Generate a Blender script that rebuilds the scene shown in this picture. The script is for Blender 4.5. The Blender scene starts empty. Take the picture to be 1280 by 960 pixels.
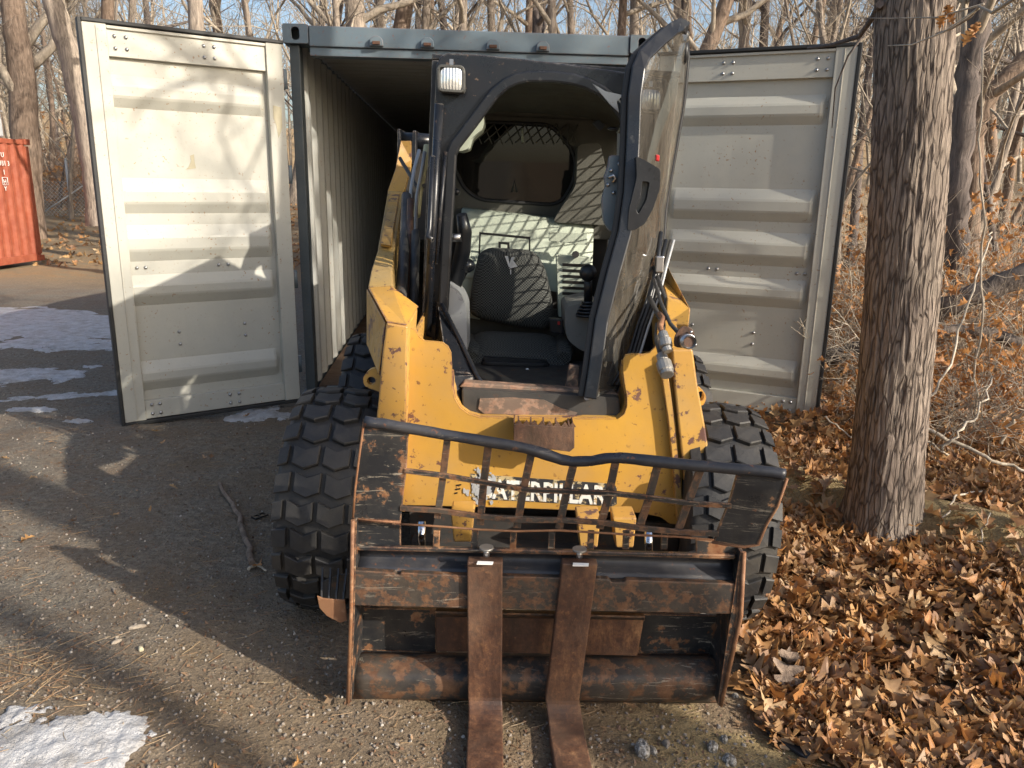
import bpy, bmesh, math, random
from mathutils import Vector, Matrix, noise, Euler
from mathutils.geometry import tessellate_polygon
from math import sin, cos, tan, atan2, radians, pi, sqrt
random.seed(7)
SC = bpy.context.scene
COL = SC.collection

# ------------------------------------------------------------------ camera
F = 970.0; CAMH = 1.55; PITCH = radians(14.3); ROLL = radians(1.0)
fwd = Vector((0, cos(PITCH), -sin(PITCH)))
_r = Vector((1, 0, 0)); _u = Vector((0, sin(PITCH), cos(PITCH)))
RIGHT = cos(ROLL)*_r + sin(ROLL)*_u
UP = -sin(ROLL)*_r + cos(ROLL)*_u
CAMP = Vector((0, 0, CAMH))
cam = bpy.data.cameras.new('camera'); camo = bpy.data.objects.new('camera', cam); COL.objects.link(camo)
cam.sensor_width = 36; cam.lens = 36*F/1280; cam.clip_start = .05; cam.clip_end = 2000
M = Matrix((RIGHT, UP, -fwd)).transposed().to_4x4(); M.translation = CAMP
camo.matrix_world = M
SC.camera = camo

# ------------------------------------------------------------------ sky, sun, exposure
SUN_S = radians(32); SUN_EL = radians(26)       # sun stands to the right, a little in front
sdir = Vector((cos(SUN_S)*cos(SUN_EL), -sin(SUN_S)*cos(SUN_EL), sin(SUN_EL)))
w = bpy.data.worlds.new('World'); SC.world = w; w.use_nodes = True
nt = w.node_tree; bg = nt.nodes['Background']
sky = nt.nodes.new('ShaderNodeTexSky'); sky.sky_type = 'NISHITA'; sky.sun_disc = False
sky.sun_elevation = SUN_EL
sky.sun_rotation = atan2(sdir.x, sdir.y)
sky.air_density = 1.0; sky.dust_density = 3.5; sky.ozone_density = 1.2
nt.links.new(sky.outputs[0], bg.inputs[0]); bg.inputs[1].default_value = .15
sun = bpy.data.lights.new('sun', 'SUN'); sun.energy = 5.0; sun.angle = radians(.6); sun.color = (1, .91, .78)
suno = bpy.data.objects.new('sun', sun); COL.objects.link(suno)
suno.rotation_euler = sdir.to_track_quat('Z', 'Y').to_euler(); suno.location = sdir*40
SC.view_settings.view_transform = 'Standard'; SC.view_settings.look = 'None'
SC.view_settings.exposure = 0.6; SC.view_settings.gamma = 1
SC.render.engine = 'CYCLES'
SC.cycles.max_bounces = 6; SC.cycles.transparent_max_bounces = 12

# ------------------------------------------------------------------ pixel -> point at a chosen distance
def at(px, py, Y):
    d = fwd + RIGHT*((px-640)/F) - UP*((py-480)/F)
    return CAMP + d*(Y/d.y)
def nz(x, y, z=0, s=1.0):
    return noise.noise(Vector((x*s, y*s, z*s)))
def smooth(a, b, x):
    t = max(0, min(1, (x-a)/(b-a))); return t*t*(3-2*t)

# ------------------------------------------------------------------ materials
MATS = {}
class N:
    def __init__(s, name):
        s.m = bpy.data.materials.new(name); s.m.use_nodes = True; s.t = s.m.node_tree
        s.b = s.t.nodes['Principled BSDF']; s.out = s.t.nodes['Material Output']
        s.tc = s.t.nodes.new('ShaderNodeTexCoord')
    def n(s, typ, **k):
        o = s.t.nodes.new('ShaderNode'+typ)
        for a, v in k.items(): setattr(o, a, v)
        return o
    def l(s, a, b): s.t.links.new(a, b)
    def vec(s, scale=(1, 1, 1), coord='Object'):
        mp = s.n('Mapping'); s.l(s.tc.outputs[coord], mp.inputs[0]); mp.inputs['Scale'].default_value = scale
        return mp.outputs[0]
    def noise(s, sc, det=5, ro=.6, v=None, dist=0):
        o = s.n('TexNoise'); o.inputs['Scale'].default_value = sc; o.inputs['Detail'].default_value = det
        o.inputs['Roughness'].default_value = ro; o.inputs['Distortion'].default_value = dist
        s.l(v if v else s.vec(), o.inputs['Vector']); return o.outputs[0]
    def ramp(s, f, pts):
        o = s.n('ValToRGB'); s.l(f, o.inputs[0]); e = o.color_ramp.elements
        while len(e) < len(pts): e.new(.5)
        for i, (p, c) in enumerate(pts):
            e[i].position = p; e[i].color = (*(c if hasattr(c, '__len__') else (c, c, c)), 1)
        return o.outputs[0]
    def mix(s, f, a, b, mode='MIX'):
        o = s.n('Mix', data_type='RGBA', blend_type=mode)
        for i, v in ((0, f), (6, a), (7, b)):
            if hasattr(v, 'is_linked') or isinstance(v, bpy.types.NodeSocket): s.l(v, o.inputs[i])
            elif i == 0: o.inputs[0].default_value = v
            else: o.inputs[i].default_value = (*v, 1) if hasattr(v, '__len__') else (v, v, v, 1)
        return o.outputs[2]
    def math(s, op, a, b=None):
        o = s.n('Math', operation=op)
        for i, v in ((0, a), (1, b)):
            if v is None: continue
            if isinstance(v, bpy.types.NodeSocket): s.l(v, o.inputs[i])
            else: o.inputs[i].default_value = v
        return o.outputs[0]
    def bump(s, h, st=.3, dist=.01):
        o = s.n('Bump'); o.inputs['Strength'].default_value = st; o.inputs['Distance'].default_value = dist
        s.l(h, o.inputs['Height']); s.l(o.outputs[0], s.b.inputs['Normal']); return o
    def col(s, v):
        if isinstance(v, bpy.types.NodeSocket): s.l(v, s.b.inputs['Base Color'])
        else: s.b.inputs['Base Color'].default_value = (*v, 1)
    def rough(s, v):
        if isinstance(v, bpy.types.NodeSocket): s.l(v, s.b.inputs['Roughness'])
        else: s.b.inputs['Roughness'].default_value = v
    def metal(s, v):
        if isinstance(v, bpy.types.NodeSocket): s.l(v, s.b.inputs['Metallic'])
        else: s.b.inputs['Metallic'].default_value = v
    def done(s, key): MATS[key] = s.m; return s.m

def worn_paint(key, base, base2, chip, lo, hi, rough=.45, sc=14, rustcol=(.16, .055, .02), dust=(.3, .24, .16), dustamt=.25, scratch=0, edge=0):
    """paint with chips that show rust or steel, faint dust and scratches"""
    a = N(key)
    c = a.mix(a.ramp(a.noise(2.2, 4), [(.35, 0), (.65, 1)]), base, base2)
    c = a.mix(a.math('MULTIPLY', a.ramp(a.noise(5.5, 7, .7), [(.42, 0), (.75, 1)]), dustamt), c, dust)
    ch = a.ramp(a.noise(sc, 9, .68), [(lo, 0), (hi, 1)])
    rc = a.mix(a.ramp(a.noise(40, 5, .7), [(.35, 0), (.65, 1)]), rustcol, chip)
    c = a.mix(ch, c, rc)
    sp_ = a.math('MULTIPLY', a.ramp(a.noise(52, 3, .5), [(.655, 0), (.675, 1)]), a.ramp(a.noise(3.1, 5, .7), [(.40, 0), (.66, 1)]))
    c = a.mix(sp_, c, rustcol)
    c = a.mix(a.ramp(a.noise(1.7, 9, .75), [(.35, .22), (.7, 0)]), c, tuple(x*.55 for x in base))
    if scratch:
        ss = None
        for rot, sc_, thr in ((.5, 34, .60), (1.25, 26, .62), (2.3, 40, .61), (2.9, 22, .63)):
            mp = a.n('Mapping'); a.l(a.tc.outputs['Object'], mp.inputs[0]); mp.inputs['Rotation'].default_value = (0, rot, .3*rot); mp.inputs['Scale'].default_value = (3.2, 3, sc_)
            q = a.ramp(a.noise(1.6, 7, .78, mp.outputs[0], 1.1), [(thr, 0), (thr+.03, 1)])
            ss = q if ss is None else a.math('MAXIMUM', ss, q)
        ss = a.math('MULTIPLY', a.math('MULTIPLY', ss, a.ramp(a.noise(4, 4), [(.38, .1), (.62, 1)])), scratch)
        c = a.mix(ss, c, (.33, .29, .23))
    if edge:
        bv = a.n('Bevel'); bv.samples = 4; bv.inputs['Radius'].default_value = .007
        g = a.n('NewGeometry'); dp = a.n('VectorMath', operation='DOT_PRODUCT'); a.l(bv.outputs[0], dp.inputs[0]); a.l(g.outputs['Normal'], dp.inputs[1])
        em = a.ramp(a.math('SUBTRACT', 1.0, dp.outputs['Value']), [(.01, 0), (.12, 1)])
        em = a.math('MULTIPLY', em, a.ramp(a.noise(17, 6, .75), [(.40, 0), (.54, edge)]))
        c = a.mix(em, c, a.mix(a.ramp(a.noise(45, 3), [(.4, 0), (.6, 1)]), rustcol, tuple(min(1, q*1.6) for q in chip)))
    a.col(c)
    a.rough(a.ramp(a.noise(9, 6), [(.3, rough-.12), (.7, rough+.22)]))
    a.bump(a.math('SUBTRACT', a.noise(60, 4), a.math('MULTIPLY', ch, .8)), .18, .002)
    return a.done(key)

worn_paint('yellow', (.56, .31, .05), (.46, .25, .05), (.12, .06, .07), .605, .625, .42, 9, (.12, .045, .03), (.40, .25, .10), .6, edge=0.9)
worn_paint('yellow_worn', (.56, .31, .06), (.46, .26, .07), (.10, .05, .06), .565, .585, .45, 12, (.10, .05, .045), (.35, .25, .13), .5, edge=1)
worn_paint('arm_dusty_shaded', (.50, .31, .08), (.38, .26, .10), (.10, .06, .05), .60, .64, .6, 10, (.10, .05, .04), (.2, .17, .12), .5, edge=0.8)  # dusty yellow of the arm beams, dulled to put their shade into the colour
worn_paint('cab_black', (.006, .008, .012), (.011, .013, .018), (.3, .28, .25), .70, .74, .28, 60, (.15, .1, .07), (.08, .075, .07), .10, edge=0.6)
worn_paint('blade_black', (.010, .011, .014), (.02, .022, .026), (.30, .17, .09), .56, .60, .34, 11, (.17, .065, .028), (.14, .125, .10), .35, .9, edge=1)
worn_paint('blade_tube', (.018, .021, .03), (.03, .033, .042), (.13, .08, .055), .62, .67, .36, 16, (.20, .075, .03), (.16, .14, .12), .35, .35)
worn_paint('rust_bar', (.017, .018, .020), (.036, .027, .022), (.18, .095, .05), .485, .56, .55, 21, (.095, .043, .022), (.17, .13, .09), .45, .6, edge=0.8)
worn_paint('rust_edge', (.23, .105, .05), (.14, .06, .03), (.32, .18, .10), .5, .6, .7, 20, (.25, .09, .03), (.3, .2, .1), .4)
worn_paint('step_metal', (.06, .052, .046), (.19, .13, .095), (.36, .24, .17), .48, .56, .6, 22, (.30, .16, .10), (.2, .14, .1), .4, .5)
worn_paint('rust_dark', (.10, .045, .025), (.07, .035, .025), (.16, .07, .04), .5, .6, .7, 20, (.08, .04, .03), (.2, .15, .1), .4)
worn_paint('header_blue', (.12, .165, .20), (.10, .14, .17), (.16, .05, .035), .72, .76, .5, 7, (.2, .07, .04), (.17, .18, .17), .4, edge=0.6)
worn_paint('post_dark', (.055, .068, .075), (.04, .05, .055), (.16, .15, .12), .7, .76, .5, 7, (.12, .09, .06), (.12, .12, .11), .4)
worn_paint('door_cream', (.47, .465, .41), (.43, .425, .38), (.32, .22, .12), .745, .775, .48, 9, (.3, .17, .08), (.52, .49, .40), .35, edge=0.35)
worn_paint('wall_cream', (.42, .43, .41), (.37, .38, .365), (.3, .2, .1), .72, .76, .55, 8, (.25, .13, .06), (.4, .37, .3), .5)
worn_paint('orange_paint', (.27, .062, .028), (.22, .05, .025), (.22, .06, .03), .66, .72, .6, 5, (.2, .06, .03), (.5, .2, .12), .4)
worn_paint('galvanised', (.36, .38, .40), (.45, .46, .47), (.3, .3, .3), .7, .8, .45, 8, (.3, .28, .25), (.3, .28, .25), .3)
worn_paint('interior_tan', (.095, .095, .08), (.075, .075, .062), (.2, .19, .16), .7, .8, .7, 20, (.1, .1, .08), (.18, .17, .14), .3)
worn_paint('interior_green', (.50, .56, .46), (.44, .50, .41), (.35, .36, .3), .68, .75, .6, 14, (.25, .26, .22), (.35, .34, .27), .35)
worn_paint('console_grey', (.24, .24, .22), (.20, .20, .18), (.3, .3, .28), .7, .8, .6, 20, (.1, .1, .08), (.25, .23, .2), .3)
worn_paint('armrest_grey', (.42, .43, .43), (.38, .39, .40), (.3, .3, .28), .72, .8, .65, 20, (.2, .2, .2), (.35, .33, .3), .3)
worn_paint('dark_steel', (.035, .035, .036), (.05, .048, .045), (.13, .07, .04), .6, .66, .5, 20, (.12, .05, .025), (.12, .1, .08), .4)
worn_paint('lamp_shell', (.05, .052, .05), (.07, .07, .065), (.25, .25, .2), .66, .7, .5, 40, (.2, .2, .17), (.2, .19, .16), .5)
worn_paint('hose_black', (.02, .02, .021), (.03, .03, .03), (.1, .09, .08), .65, .7, .55, 40, (.08, .07, .06), (.15, .13, .1), .4)
worn_paint('plastic_black', (.009, .011, .015), (.013, .015, .019), (.08, .08, .08), .7, .75, .32, 30, (.06, .06, .06), (.08, .075, .07), .14)
worn_paint('hose_tan', (.55, .50, .30), (.50, .46, .22), (.3, .28, .2), .65, .7, .5, 30, (.3, .25, .1), (.3, .28, .2), .3)
worn_paint('wood_floor', (.12, .07, .04), (.09, .055, .035), (.05, .03, .02), .6, .7, .7, 8, (.08, .04, .02), (.14, .1, .07), .5)

def rust_fork():
    a = N('rust_fork'); v = a.vec((1, 1, .35)); n1 = a.noise(11, 9, .75, v); n2 = a.noise(48, 6, .75); n3 = a.noise(4, 5, .6)
    c = a.ramp(n1, [(.30, (.024, .014, .010)), (.46, (.068, .030, .017)), (.56, (.115, .052, .026)), (.70, (.25, .13, .06))])
    c = a.mix(a.ramp(n2, [(.35, .55), (.55, 0)]), c, (.025, .014, .011)); c = a.mix(a.ramp(n2, [(.58, 0), (.75, .6)]), c, (.28, .13, .05))
    c = a.mix(a.ramp(n3, [(.45, 0), (.75, .35)]), c, (.19, .13, .09)); a.col(c)
    a.rough(a.ramp(n1, [(.3, .4), (.6, .75)])); a.bump(a.math('ADD', n2, n1), .5, .004); a.done('rust_fork')
rust_fork()
def simple(key, c, r=.5, m=0, bumpsc=0, bs=.2):
    a = N(key); cc = a.mix(a.ramp(a.noise(12, 5), [(.3, 0), (.7, 1)]), tuple(x*.85 for x in c), tuple(min(1, x*1.12) for x in c))
    a.col(cc); a.rough(r); a.metal(m)
    if bumpsc: a.bump(a.noise(bumpsc, 4), bs, .003)
    return a.done(key)
simple('chrome', (.75, .75, .77), .12, 1)
simple('steel', (.42, .42, .43), .35, 1)
simple('gasket', (.018, .019, .02), .6, 0, 60, .3)
simple('steel_dull', (.30, .29, .27), .5, .7, 80, .3)
simple('white_print', (.72, .72, .70), .6)
simple('red_plastic', (.5, .02, .02), .4)
simple('white_tag', (.8, .8, .78), .6)
simple('tan_decal', (.40, .36, .25), .6)
simple('seam_stain', (.22, .18, .13), .8)
a = N('stone_grey'); nn = a.noise(110, 4, .7); a.col(a.ramp(nn, [(.38, (.08, .072, .06)), (.5, (.20, .185, .16)), (.62, (.42, .41, .39))])); a.rough(.9); a.bump(nn, .6, .004); a.done('stone_grey')
simple('bulb_black', (.01, .01, .01), .4)
def lens_mat():
    a = N('lens'); v = a.noise(60, 2, .5)
    a.col((.80, .82, .80)); a.rough(.12); a.metal(.55)
    wv = a.n('TexWave'); wv.inputs['Scale'].default_value = 28; wv.inputs['Distortion'].default_value = 1.5
    a.l(a.vec(), wv.inputs[0]); a.bump(a.math('ADD', wv.outputs['Fac'], v), .5, .004); a.done('lens')
lens_mat()
def glass_mat(key, tint, ior=1.5, dirt=.12):
    a = N(key); tr = a.n('BsdfTransparent'); gl = a.n('BsdfGlossy'); gl.inputs['Roughness'].default_value = .03
    tr.inputs[0].default_value = (*tint, 1)
    fr = a.n('Fresnel'); fr.inputs[0].default_value = ior
    m1 = a.n('MixShader'); a.l(fr.outputs[0], m1.inputs[0]); a.l(tr.outputs[0], m1.inputs[1]); a.l(gl.outputs[0], m1.inputs[2])
    df = a.n('BsdfDiffuse'); df.inputs[0].default_value = (.35, .32, .27, 1)
    m2 = a.n('MixShader'); d = a.math('MULTIPLY', a.ramp(a.noise(5, 8, .75, a.vec((2, 2, .7))), [(.35, .15), (.75, 1)]), dirt)
    a.l(d, m2.inputs[0]); a.l(m1.outputs[0], m2.inputs[1]); a.l(df.outputs[0], m2.inputs[2])
    a.l(m2.outputs[0], a.out.inputs[0]); a.done(key)
glass_mat('glass', (.52, .54, .53), 2.1, .30)
glass_mat('glass_dark', (.04, .055, .055), 1.55, .08)
def rubber():
    a = N('rubber'); d = a.ramp(a.noise(7, 8, .7), [(.42, 0), (.72, 1)])
    geo = a.n('NewGeometry')
    c = a.mix(a.ramp(a.noise(30, 5), [(.3, 0), (.7, 1)]), (.011, .012, .014), (.022, .022, .024))
    c = a.mix(a.math('MULTIPLY', d, .45), c, (.09, .078, .06)); a.col(c); a.rough(.62); a.bump(a.noise(90, 5), .35, .003); a.done('rubber')
rubber()
def fabric():
    a = N('seat_fabric'); ch = a.n('TexChecker'); ch.inputs['Scale'].default_value = 160
    a.l(a.vec(), ch.inputs[0]); c = a.mix(ch.outputs[1], (.016, .017, .017), (.095, .10, .092))
    a.col(c); a.rough(.95); a.bump(ch.outputs[1], .3, .002); a.done('seat_fabric')
fabric()
def bark(key, c1, c2, c3, zs=.16, sc=26, st=1.0):
    a = N(key); v = a.vec((1, 1, zs))
    n1 = a.noise(sc, 6, .65, v, .6)
    n2 = a.noise(3, 4)
    c = a.mix(a.ramp(n1, [(.36, 0), (.60, 1)]), c1, c2)
    c = a.mix(a.math('MULTIPLY', a.ramp(n2, [(.4, 0), (.7, 1)]), .6), c, c3)
    a.col(c); a.rough(.95); a.bump(n1, st, .02); a.done(key)
def bark2():
    a = N('bark_main'); v = a.vec((1, 1, .17)); v2 = a.vec((1, 1, .10))
    n1 = a.noise(62, 7, .7, v, 1.2); n2 = a.noise(3, 4); n3 = a.noise(26, 5, .6, v2, .4)
    vo = a.n('TexVoronoi', feature='DISTANCE_TO_EDGE'); vo.inputs['Scale'].default_value = 46; vo.inputs['Randomness'].default_value = 1
    wp = a.n('VectorMath', operation='ADD'); cn = a.n('TexNoise'); cn.inputs['Scale'].default_value = 14; a.l(a.vec((1, 1, .4)), cn.inputs[0])
    ms = a.n('VectorMath', operation='SCALE'); ms.inputs['Scale'].default_value = .035; a.l(cn.outputs['Color'], ms.inputs[0]); a.l(v2, wp.inputs[0]); a.l(ms.outputs[0], wp.inputs[1]); a.l(wp.outputs[0], vo.inputs['Vector'])
    cr = a.ramp(vo.outputs['Distance'], [(.0, 0), (.13, 1)])
    c = a.mix(a.ramp(n1, [(.34, 0), (.64, 1)]), (.12, .092, .074), (.31, .25, .205))
    c = a.mix(a.math('MULTIPLY', a.ramp(n2, [(.4, 0), (.7, 1)]), .5), c, (.22, .19, .15))
    c = a.mix(cr, (.065, .048, .038), c)
    h = a.math('ADD', a.math('MULTIPLY', cr, .8), a.math('ADD', a.math('MULTIPLY', n1, .7), a.math('MULTIPLY', n3, .5)))
    a.col(c); a.rough(.95); a.bump(h, .8, .008); a.done('bark_main')
bark2()
bark('bark_grey', (.13, .105, .085), (.36, .30, .24), (.24, .20, .17))
bark('bark_brown', (.09, .065, .05), (.27, .20, .15), (.20, .14, .10))
bark('bark_dark', (.05, .042, .04), (.16, .13, .115), (.11, .09, .08))
bark('twig', (.20, .165, .13), (.40, .34, .27), (.30, .26, .2), .3, 20, .2)
bark('dead_stick', (.26, .22, .17), (.58, .51, .41), (.42, .36, .27), .2, 20, .4)
bark('log_bark', (.04, .033, .03), (.17, .14, .12), (.12, .09, .07), .4, 20, 1)
def leafm(key, cols, sub=.25):
    a = N(key); oi = a.n('ObjectInfo'); g = a.n('NewGeometry')
    r = a.math('FRACT', a.math('ADD', g.outputs['Random Per Island'], oi.outputs['Random']))
    n = len(cols); c = a.ramp(r, [(i/(n-1), q) for i, q in enumerate(cols)])
    c = a.mix(a.ramp(a.noise(28, 4), [(.35, .0), (.7, .55)]), c, (.13, .06, .03))
    tr = a.n('BsdfTranslucent'); a.l(c, tr.inputs[0]); a.col(c); a.rough(.55)
    m = a.n('MixShader'); m.inputs[0].default_value = sub
    a.l(a.b.outputs[0], m.inputs[1]); a.l(tr.outputs[0], m.inputs[2]); a.l(m.outputs[0], a.out.inputs[0])
    a.bump(a.noise(40, 3), .4, .004); a.done(key)
leafm('leaf_litter', [(.40, .20, .07), (.54, .30, .11), (.24, .12, .055), (.58, .38, .18), (.46, .20, .055), (.64, .46, .26), (.32, .19, .11), (.54, .23, .06)])
leafm('leaf_orange', [(.50, .22, .07), (.58, .29, .10), (.40, .18, .06), (.62, .36, .15)], .4)
leafm('straw', [(.42, .30, .15), (.34, .21, .11), (.24, .13, .07), (.48, .38, .22)], .2)
leafm('crumbs', [(.10, .06, .04), (.20, .12, .07), (.13, .09, .06), (.30, .20, .12), (.16, .09, .05)], .1)
def snow():
    a = N('snow'); n1 = a.noise(9, 7, .7)
    c = a.mix(a.ramp(n1, [(.42, 0), (.72, 1)]), (.52, .525, .545), (.25, .23, .21)); a.col(c)
    a.rough(a.ramp(a.noise(14), [(.3, .25), (.7, .7)])); a.bump(a.math('ADD', a.noise(55, 6, .7), a.noise(12, 4)), 1.0, .02)
    a.b.inputs['Subsurface Weight'].default_value = .0; a.done('snow')
snow()
def ground_mat():
    a = N('soil'); P = a.tc.outputs['Object']
    sep = a.n('SeparateXYZ'); a.l(P, sep.inputs[0])
    big = a.noise(.6, 4, .6, P); mid = a.noise(3.2, 7, .72, P); fine = a.noise(34, 7, .75, P); gr = a.noise(120, 3, .6, P)
    vor = a.n('TexVoronoi'); vor.inputs['Scale'].default_value = 55; a.l(P, vor.inputs['Vector'])
    # gravelly driveway: dark grey with pale grit
    dv = a.mix(a.ramp(fine, [(.35, 0), (.68, 1)]), (.11, .094, .074), (.32, .28, .215))
    dv = a.mix(a.ramp(gr, [(.55, 0), (.75, .5)]), dv, (.42, .38, .33)); dv = a.mix(a.ramp(gr, [(.25, .6), (.45, 0)]), dv, (.05, .042, .036))
    dv = a.mix(a.math('MULTIPLY', a.ramp(mid, [(.42, 0), (.62, 1)]), .6), dv, (.20, .135, .085))
    dv = a.mix(a.ramp(vor.outputs['Distance'], [(.0, 1), (.22, 0)]), dv, a.mix(vor.outputs['Color'], (.16, .14, .12), (.34, .32, .29)))
    dirt = a.mix(a.ramp(fine, [(.3, 0), (.7, 1)]), (.14, .095, .06), (.36, .26, .165))
    dirt = a.mix(a.ramp(mid, [(.4, 0), (.7, 1)]), dirt, (.20, .15, .085))
    forest = a.mix(a.ramp(fine, [(.32, 0), (.7, 1)]), (.09, .055, .03), (.40, .26, .13))
    forest = a.mix(a.ramp(mid, [(.45, 0), (.62, 1)]), forest, (.28, .18, .09))
    wob = a.math('MULTIPLY', a.math('SUBTRACT', big, .5), 1.6)
    w2 = a.math('MULTIPLY', a.math('SUBTRACT', mid, .5), 1.5)
    xs = a.math('ADD', a.math('ADD', sep.outputs[0], wob), w2)
    m1 = a.ramp(a.math('MULTIPLY', a.math('ADD', xs, 2.6), .3), [(.2, 0), (.75, 1)])   # dirt to the right of the drive
    c = a.mix(m1, dv, dirt)
    m2 = a.ramp(a.math('MULTIPLY', a.math('SUBTRACT', xs, .9), 1.2), [(.0, 0), (.6, 1)])
    c = a.mix(m2, c, forest)
    ys = a.math('ADD', sep.outputs[1], a.math('MULTIPLY', wob, 3.0))
    m3 = a.ramp(a.math('MULTIPLY', a.math('SUBTRACT', ys, 12.5), .3), [(0, 0), (1, 1)])
    straw = a.mix(a.ramp(fine, [(.3, 0), (.7, 1)]), (.17, .10, .05), (.42, .28, .14)); straw = a.mix(a.ramp(mid, [(.4, 0), (.6, 1)]), straw, (.24, .19, .12))
    c = a.mix(m3, c, straw)
    # sandy yellow berm
    at_ = a.n('Attribute'); at_.attribute_name = 'berm'
    c = a.mix(at_.outputs['Fac'], c, a.mix(a.ramp(fine, [(.3, 0), (.7, 1)]), (.24, .17, .075), (.50, .38, .19)))
    a.col(c); a.rough(.95)
    h = a.math('ADD', a.math('MULTIPLY', fine, .8), a.math('ADD', a.math('MULTIPLY', gr, .25), a.math('MULTIPLY', mid, 1.0)))
    h = a.math('SUBTRACT', h, a.math('MULTIPLY', a.ramp(vor.outputs['Distance'], [(0, 0), (.4, 1)]), .35))
    a.bump(h, 1.0, .035); a.done('soil')
ground_mat()
def decal_mat():
    a = N('decal_black'); ch = a.ramp(a.noise(26, 8, .7), [(.52, 0), (.56, 1)])
    c = a.mix(ch, (.03, .03, .034), (.45, .36, .2)); a.col(c); a.rough(.5); a.done('decal_black')
    a = N('decal_white'); ch = a.ramp(a.noise(30, 8, .7), [(.55, 0), (.59, 1)])
    c = a.mix(ch, (.70, .70, .66), (.42, .28, .12)); a.col(c); a.rough(.5); a.done('decal_white')
decal_mat()

# ------------------------------------------------------------------ mesh builder
class MB:
    def __init__(s): s.v = []; s.f = []; s.sm = []
    def add(s, vs, fs, smooth=False):
        o = len(s.v); s.v += [Vector(q) for q in vs]; s.f += [[i+o for i in q] for q in fs]; s.sm += [smooth]*len(fs)
    def box(s, c, size, rot=None):
        c = Vector(c); h = Vector(size)/2; R = rot if rot else Matrix.Identity(3)
        vs = [c+R@Vector((x*h.x, y*h.y, z*h.z)) for x in (-1, 1) for y in (-1, 1) for z in (-1, 1)]
        s.add(vs, [(0, 1, 3, 2), (4, 6, 7, 5), (0, 4, 5, 1), (2, 3, 7, 6), (0, 2, 6, 4), (1, 5, 7, 3)])
    def prism(s, poly, ext, holes=()):
        loops = [[Vector(p) for p in poly]]+[[Vector(p) for p in h] for h in holes]
        flat = [p for l in loops for p in l]; n = len(flat); ext = Vector(ext)
        tris = tessellate_polygon(loops)
        s.add(flat+[p+ext for p in flat], [tuple(t) for t in tris]+[tuple(i+n for i in reversed(t)) for t in tris])
        o = len(s.v)-2*n; k = 0
        for l in loops:
            m = len(l)
            for i in range(m):
                a, b = k+i, k+(i+1) % m
                s.f.append([o+a, o+b, o+b+n, o+a+n]); s.sm.append(False)
            k += m
    def tube(s, path, r, n=8, cap=True, smooth=True):
        path = [Vector(p) for p in path]; m = len(path)
        rs = r if hasattr(r, '__len__') else [r]*m
        o = len(s.v); pt = None; up = None
        for i, p in enumerate(path):
            t = (path[min(i+1, m-1)]-path[max(i-1, 0)]); t = t.normalized() if t.length > 1e-9 else Vector((0, 0, 1))
            if up is None:
                up = t.orthogonal().normalized()
            else:
                up = (up - t*up.dot(t)); up = up.normalized() if up.length > 1e-6 else t.orthogonal().normalized()
            q = t.cross(up)
            for k in range(n):
                a = 2*pi*k/n; s.v.append(p+(up*cos(a)+q*sin(a))*rs[i])
        for i in range(m-1):
            for k in range(n):
                a = o+i*n+k; b = o+i*n+(k+1) % n; s.f.append([a, b, b+n, a+n]); s.sm.append(smooth)
        if cap:
            s.f.append([o+k for k in reversed(range(n))]); s.sm.append(False)
            s.f.append([o+(m-1)*n+k for k in range(n)]); s.sm.append(False)
    def bar(s, path, w, d, nrm=(0, -1, 0)):
        """flat bar of width w (across, in the plane square to nrm) and depth d swept along a path"""
        path = [Vector(p) for p in path]; nrm = Vector(nrm).normalized(); m = len(path); o = len(s.v)
        ws = w if hasattr(w, '__len__') else [w]*m
        for i, p in enumerate(path):
            t = (path[min(i+1, m-1)]-path[max(i-1, 0)]).normalized(); q = t.cross(nrm).normalized()
            for a, b in ((-1, -1), (1, -1), (1, 1), (-1, 1)):
                s.v.append(p+q*(a*ws[i]/2)+nrm*(b*d/2))
        for i in range(m-1):
            for k in range(4):
                a = o+i*4+k; b = o+i*4+(k+1) % 4; s.f.append([a, b, b+4, a+4]); s.sm.append(False)
        s.f.append([o+3, o+2, o+1, o]); s.sm.append(False); e = o+(m-1)*4
        s.f.append([e, e+1, e+2, e+3]); s.sm.append(False)
    def grid(s, fn, nu, nv, smooth=True):
        o = len(s.v)
        for j in range(nv+1):
            for i in range(nu+1): s.v.append(Vector(fn(i/nu, j/nv)))
        for j in range(nv):
            for i in range(nu):
                a = o+j*(nu+1)+i; s.f.append([a, a+1, a+nu+2, a+nu+1]); s.sm.append(smooth)
    def ball(s, c, r, n=10, sc=(1, 1, 1)):
        c = Vector(c); o = len(s.v)
        for j in range(1, n):
            for i in range(n):
                a = 2*pi*i/n; b = pi*j/n; s.v.append(c+Vector((cos(a)*sin(b)*r*sc[0], sin(a)*sin(b)*r*sc[1], cos(b)*r*sc[2])))
        s.v.append(c+Vector((0, 0, r*sc[2]))); s.v.append(c-Vector((0, 0, r*sc[2]))); t = len(s.v)-2
        for j in range(n-2):
            for i in range(n):
                a = o+j*n+i; b = o+j*n+(i+1) % n; s.f.append([a, a+n, b+n, b]); s.sm.append(True)
        for i in range(n):
            s.f.append([t, o+i, o+(i+1) % n]); s.sm.append(True)
            s.f.append([t+1, o+(n-2)*n+(i+1) % n, o+(n-2)*n+i]); s.sm.append(True)
    def mesh(s, name, org=Vector((0, 0, 0)), fix=True):
        me = bpy.data.meshes.new(name); me.from_pydata([tuple(p-org) for p in s.v], [], s.f)
        me.polygons.foreach_set('use_smooth', s.sm)
        if fix:
            bm = bmesh.new(); bm.from_mesh(me); bmesh.ops.recalc_face_normals(bm, faces=bm.faces); bm.to_mesh(me); bm.free()
        return me
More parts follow.
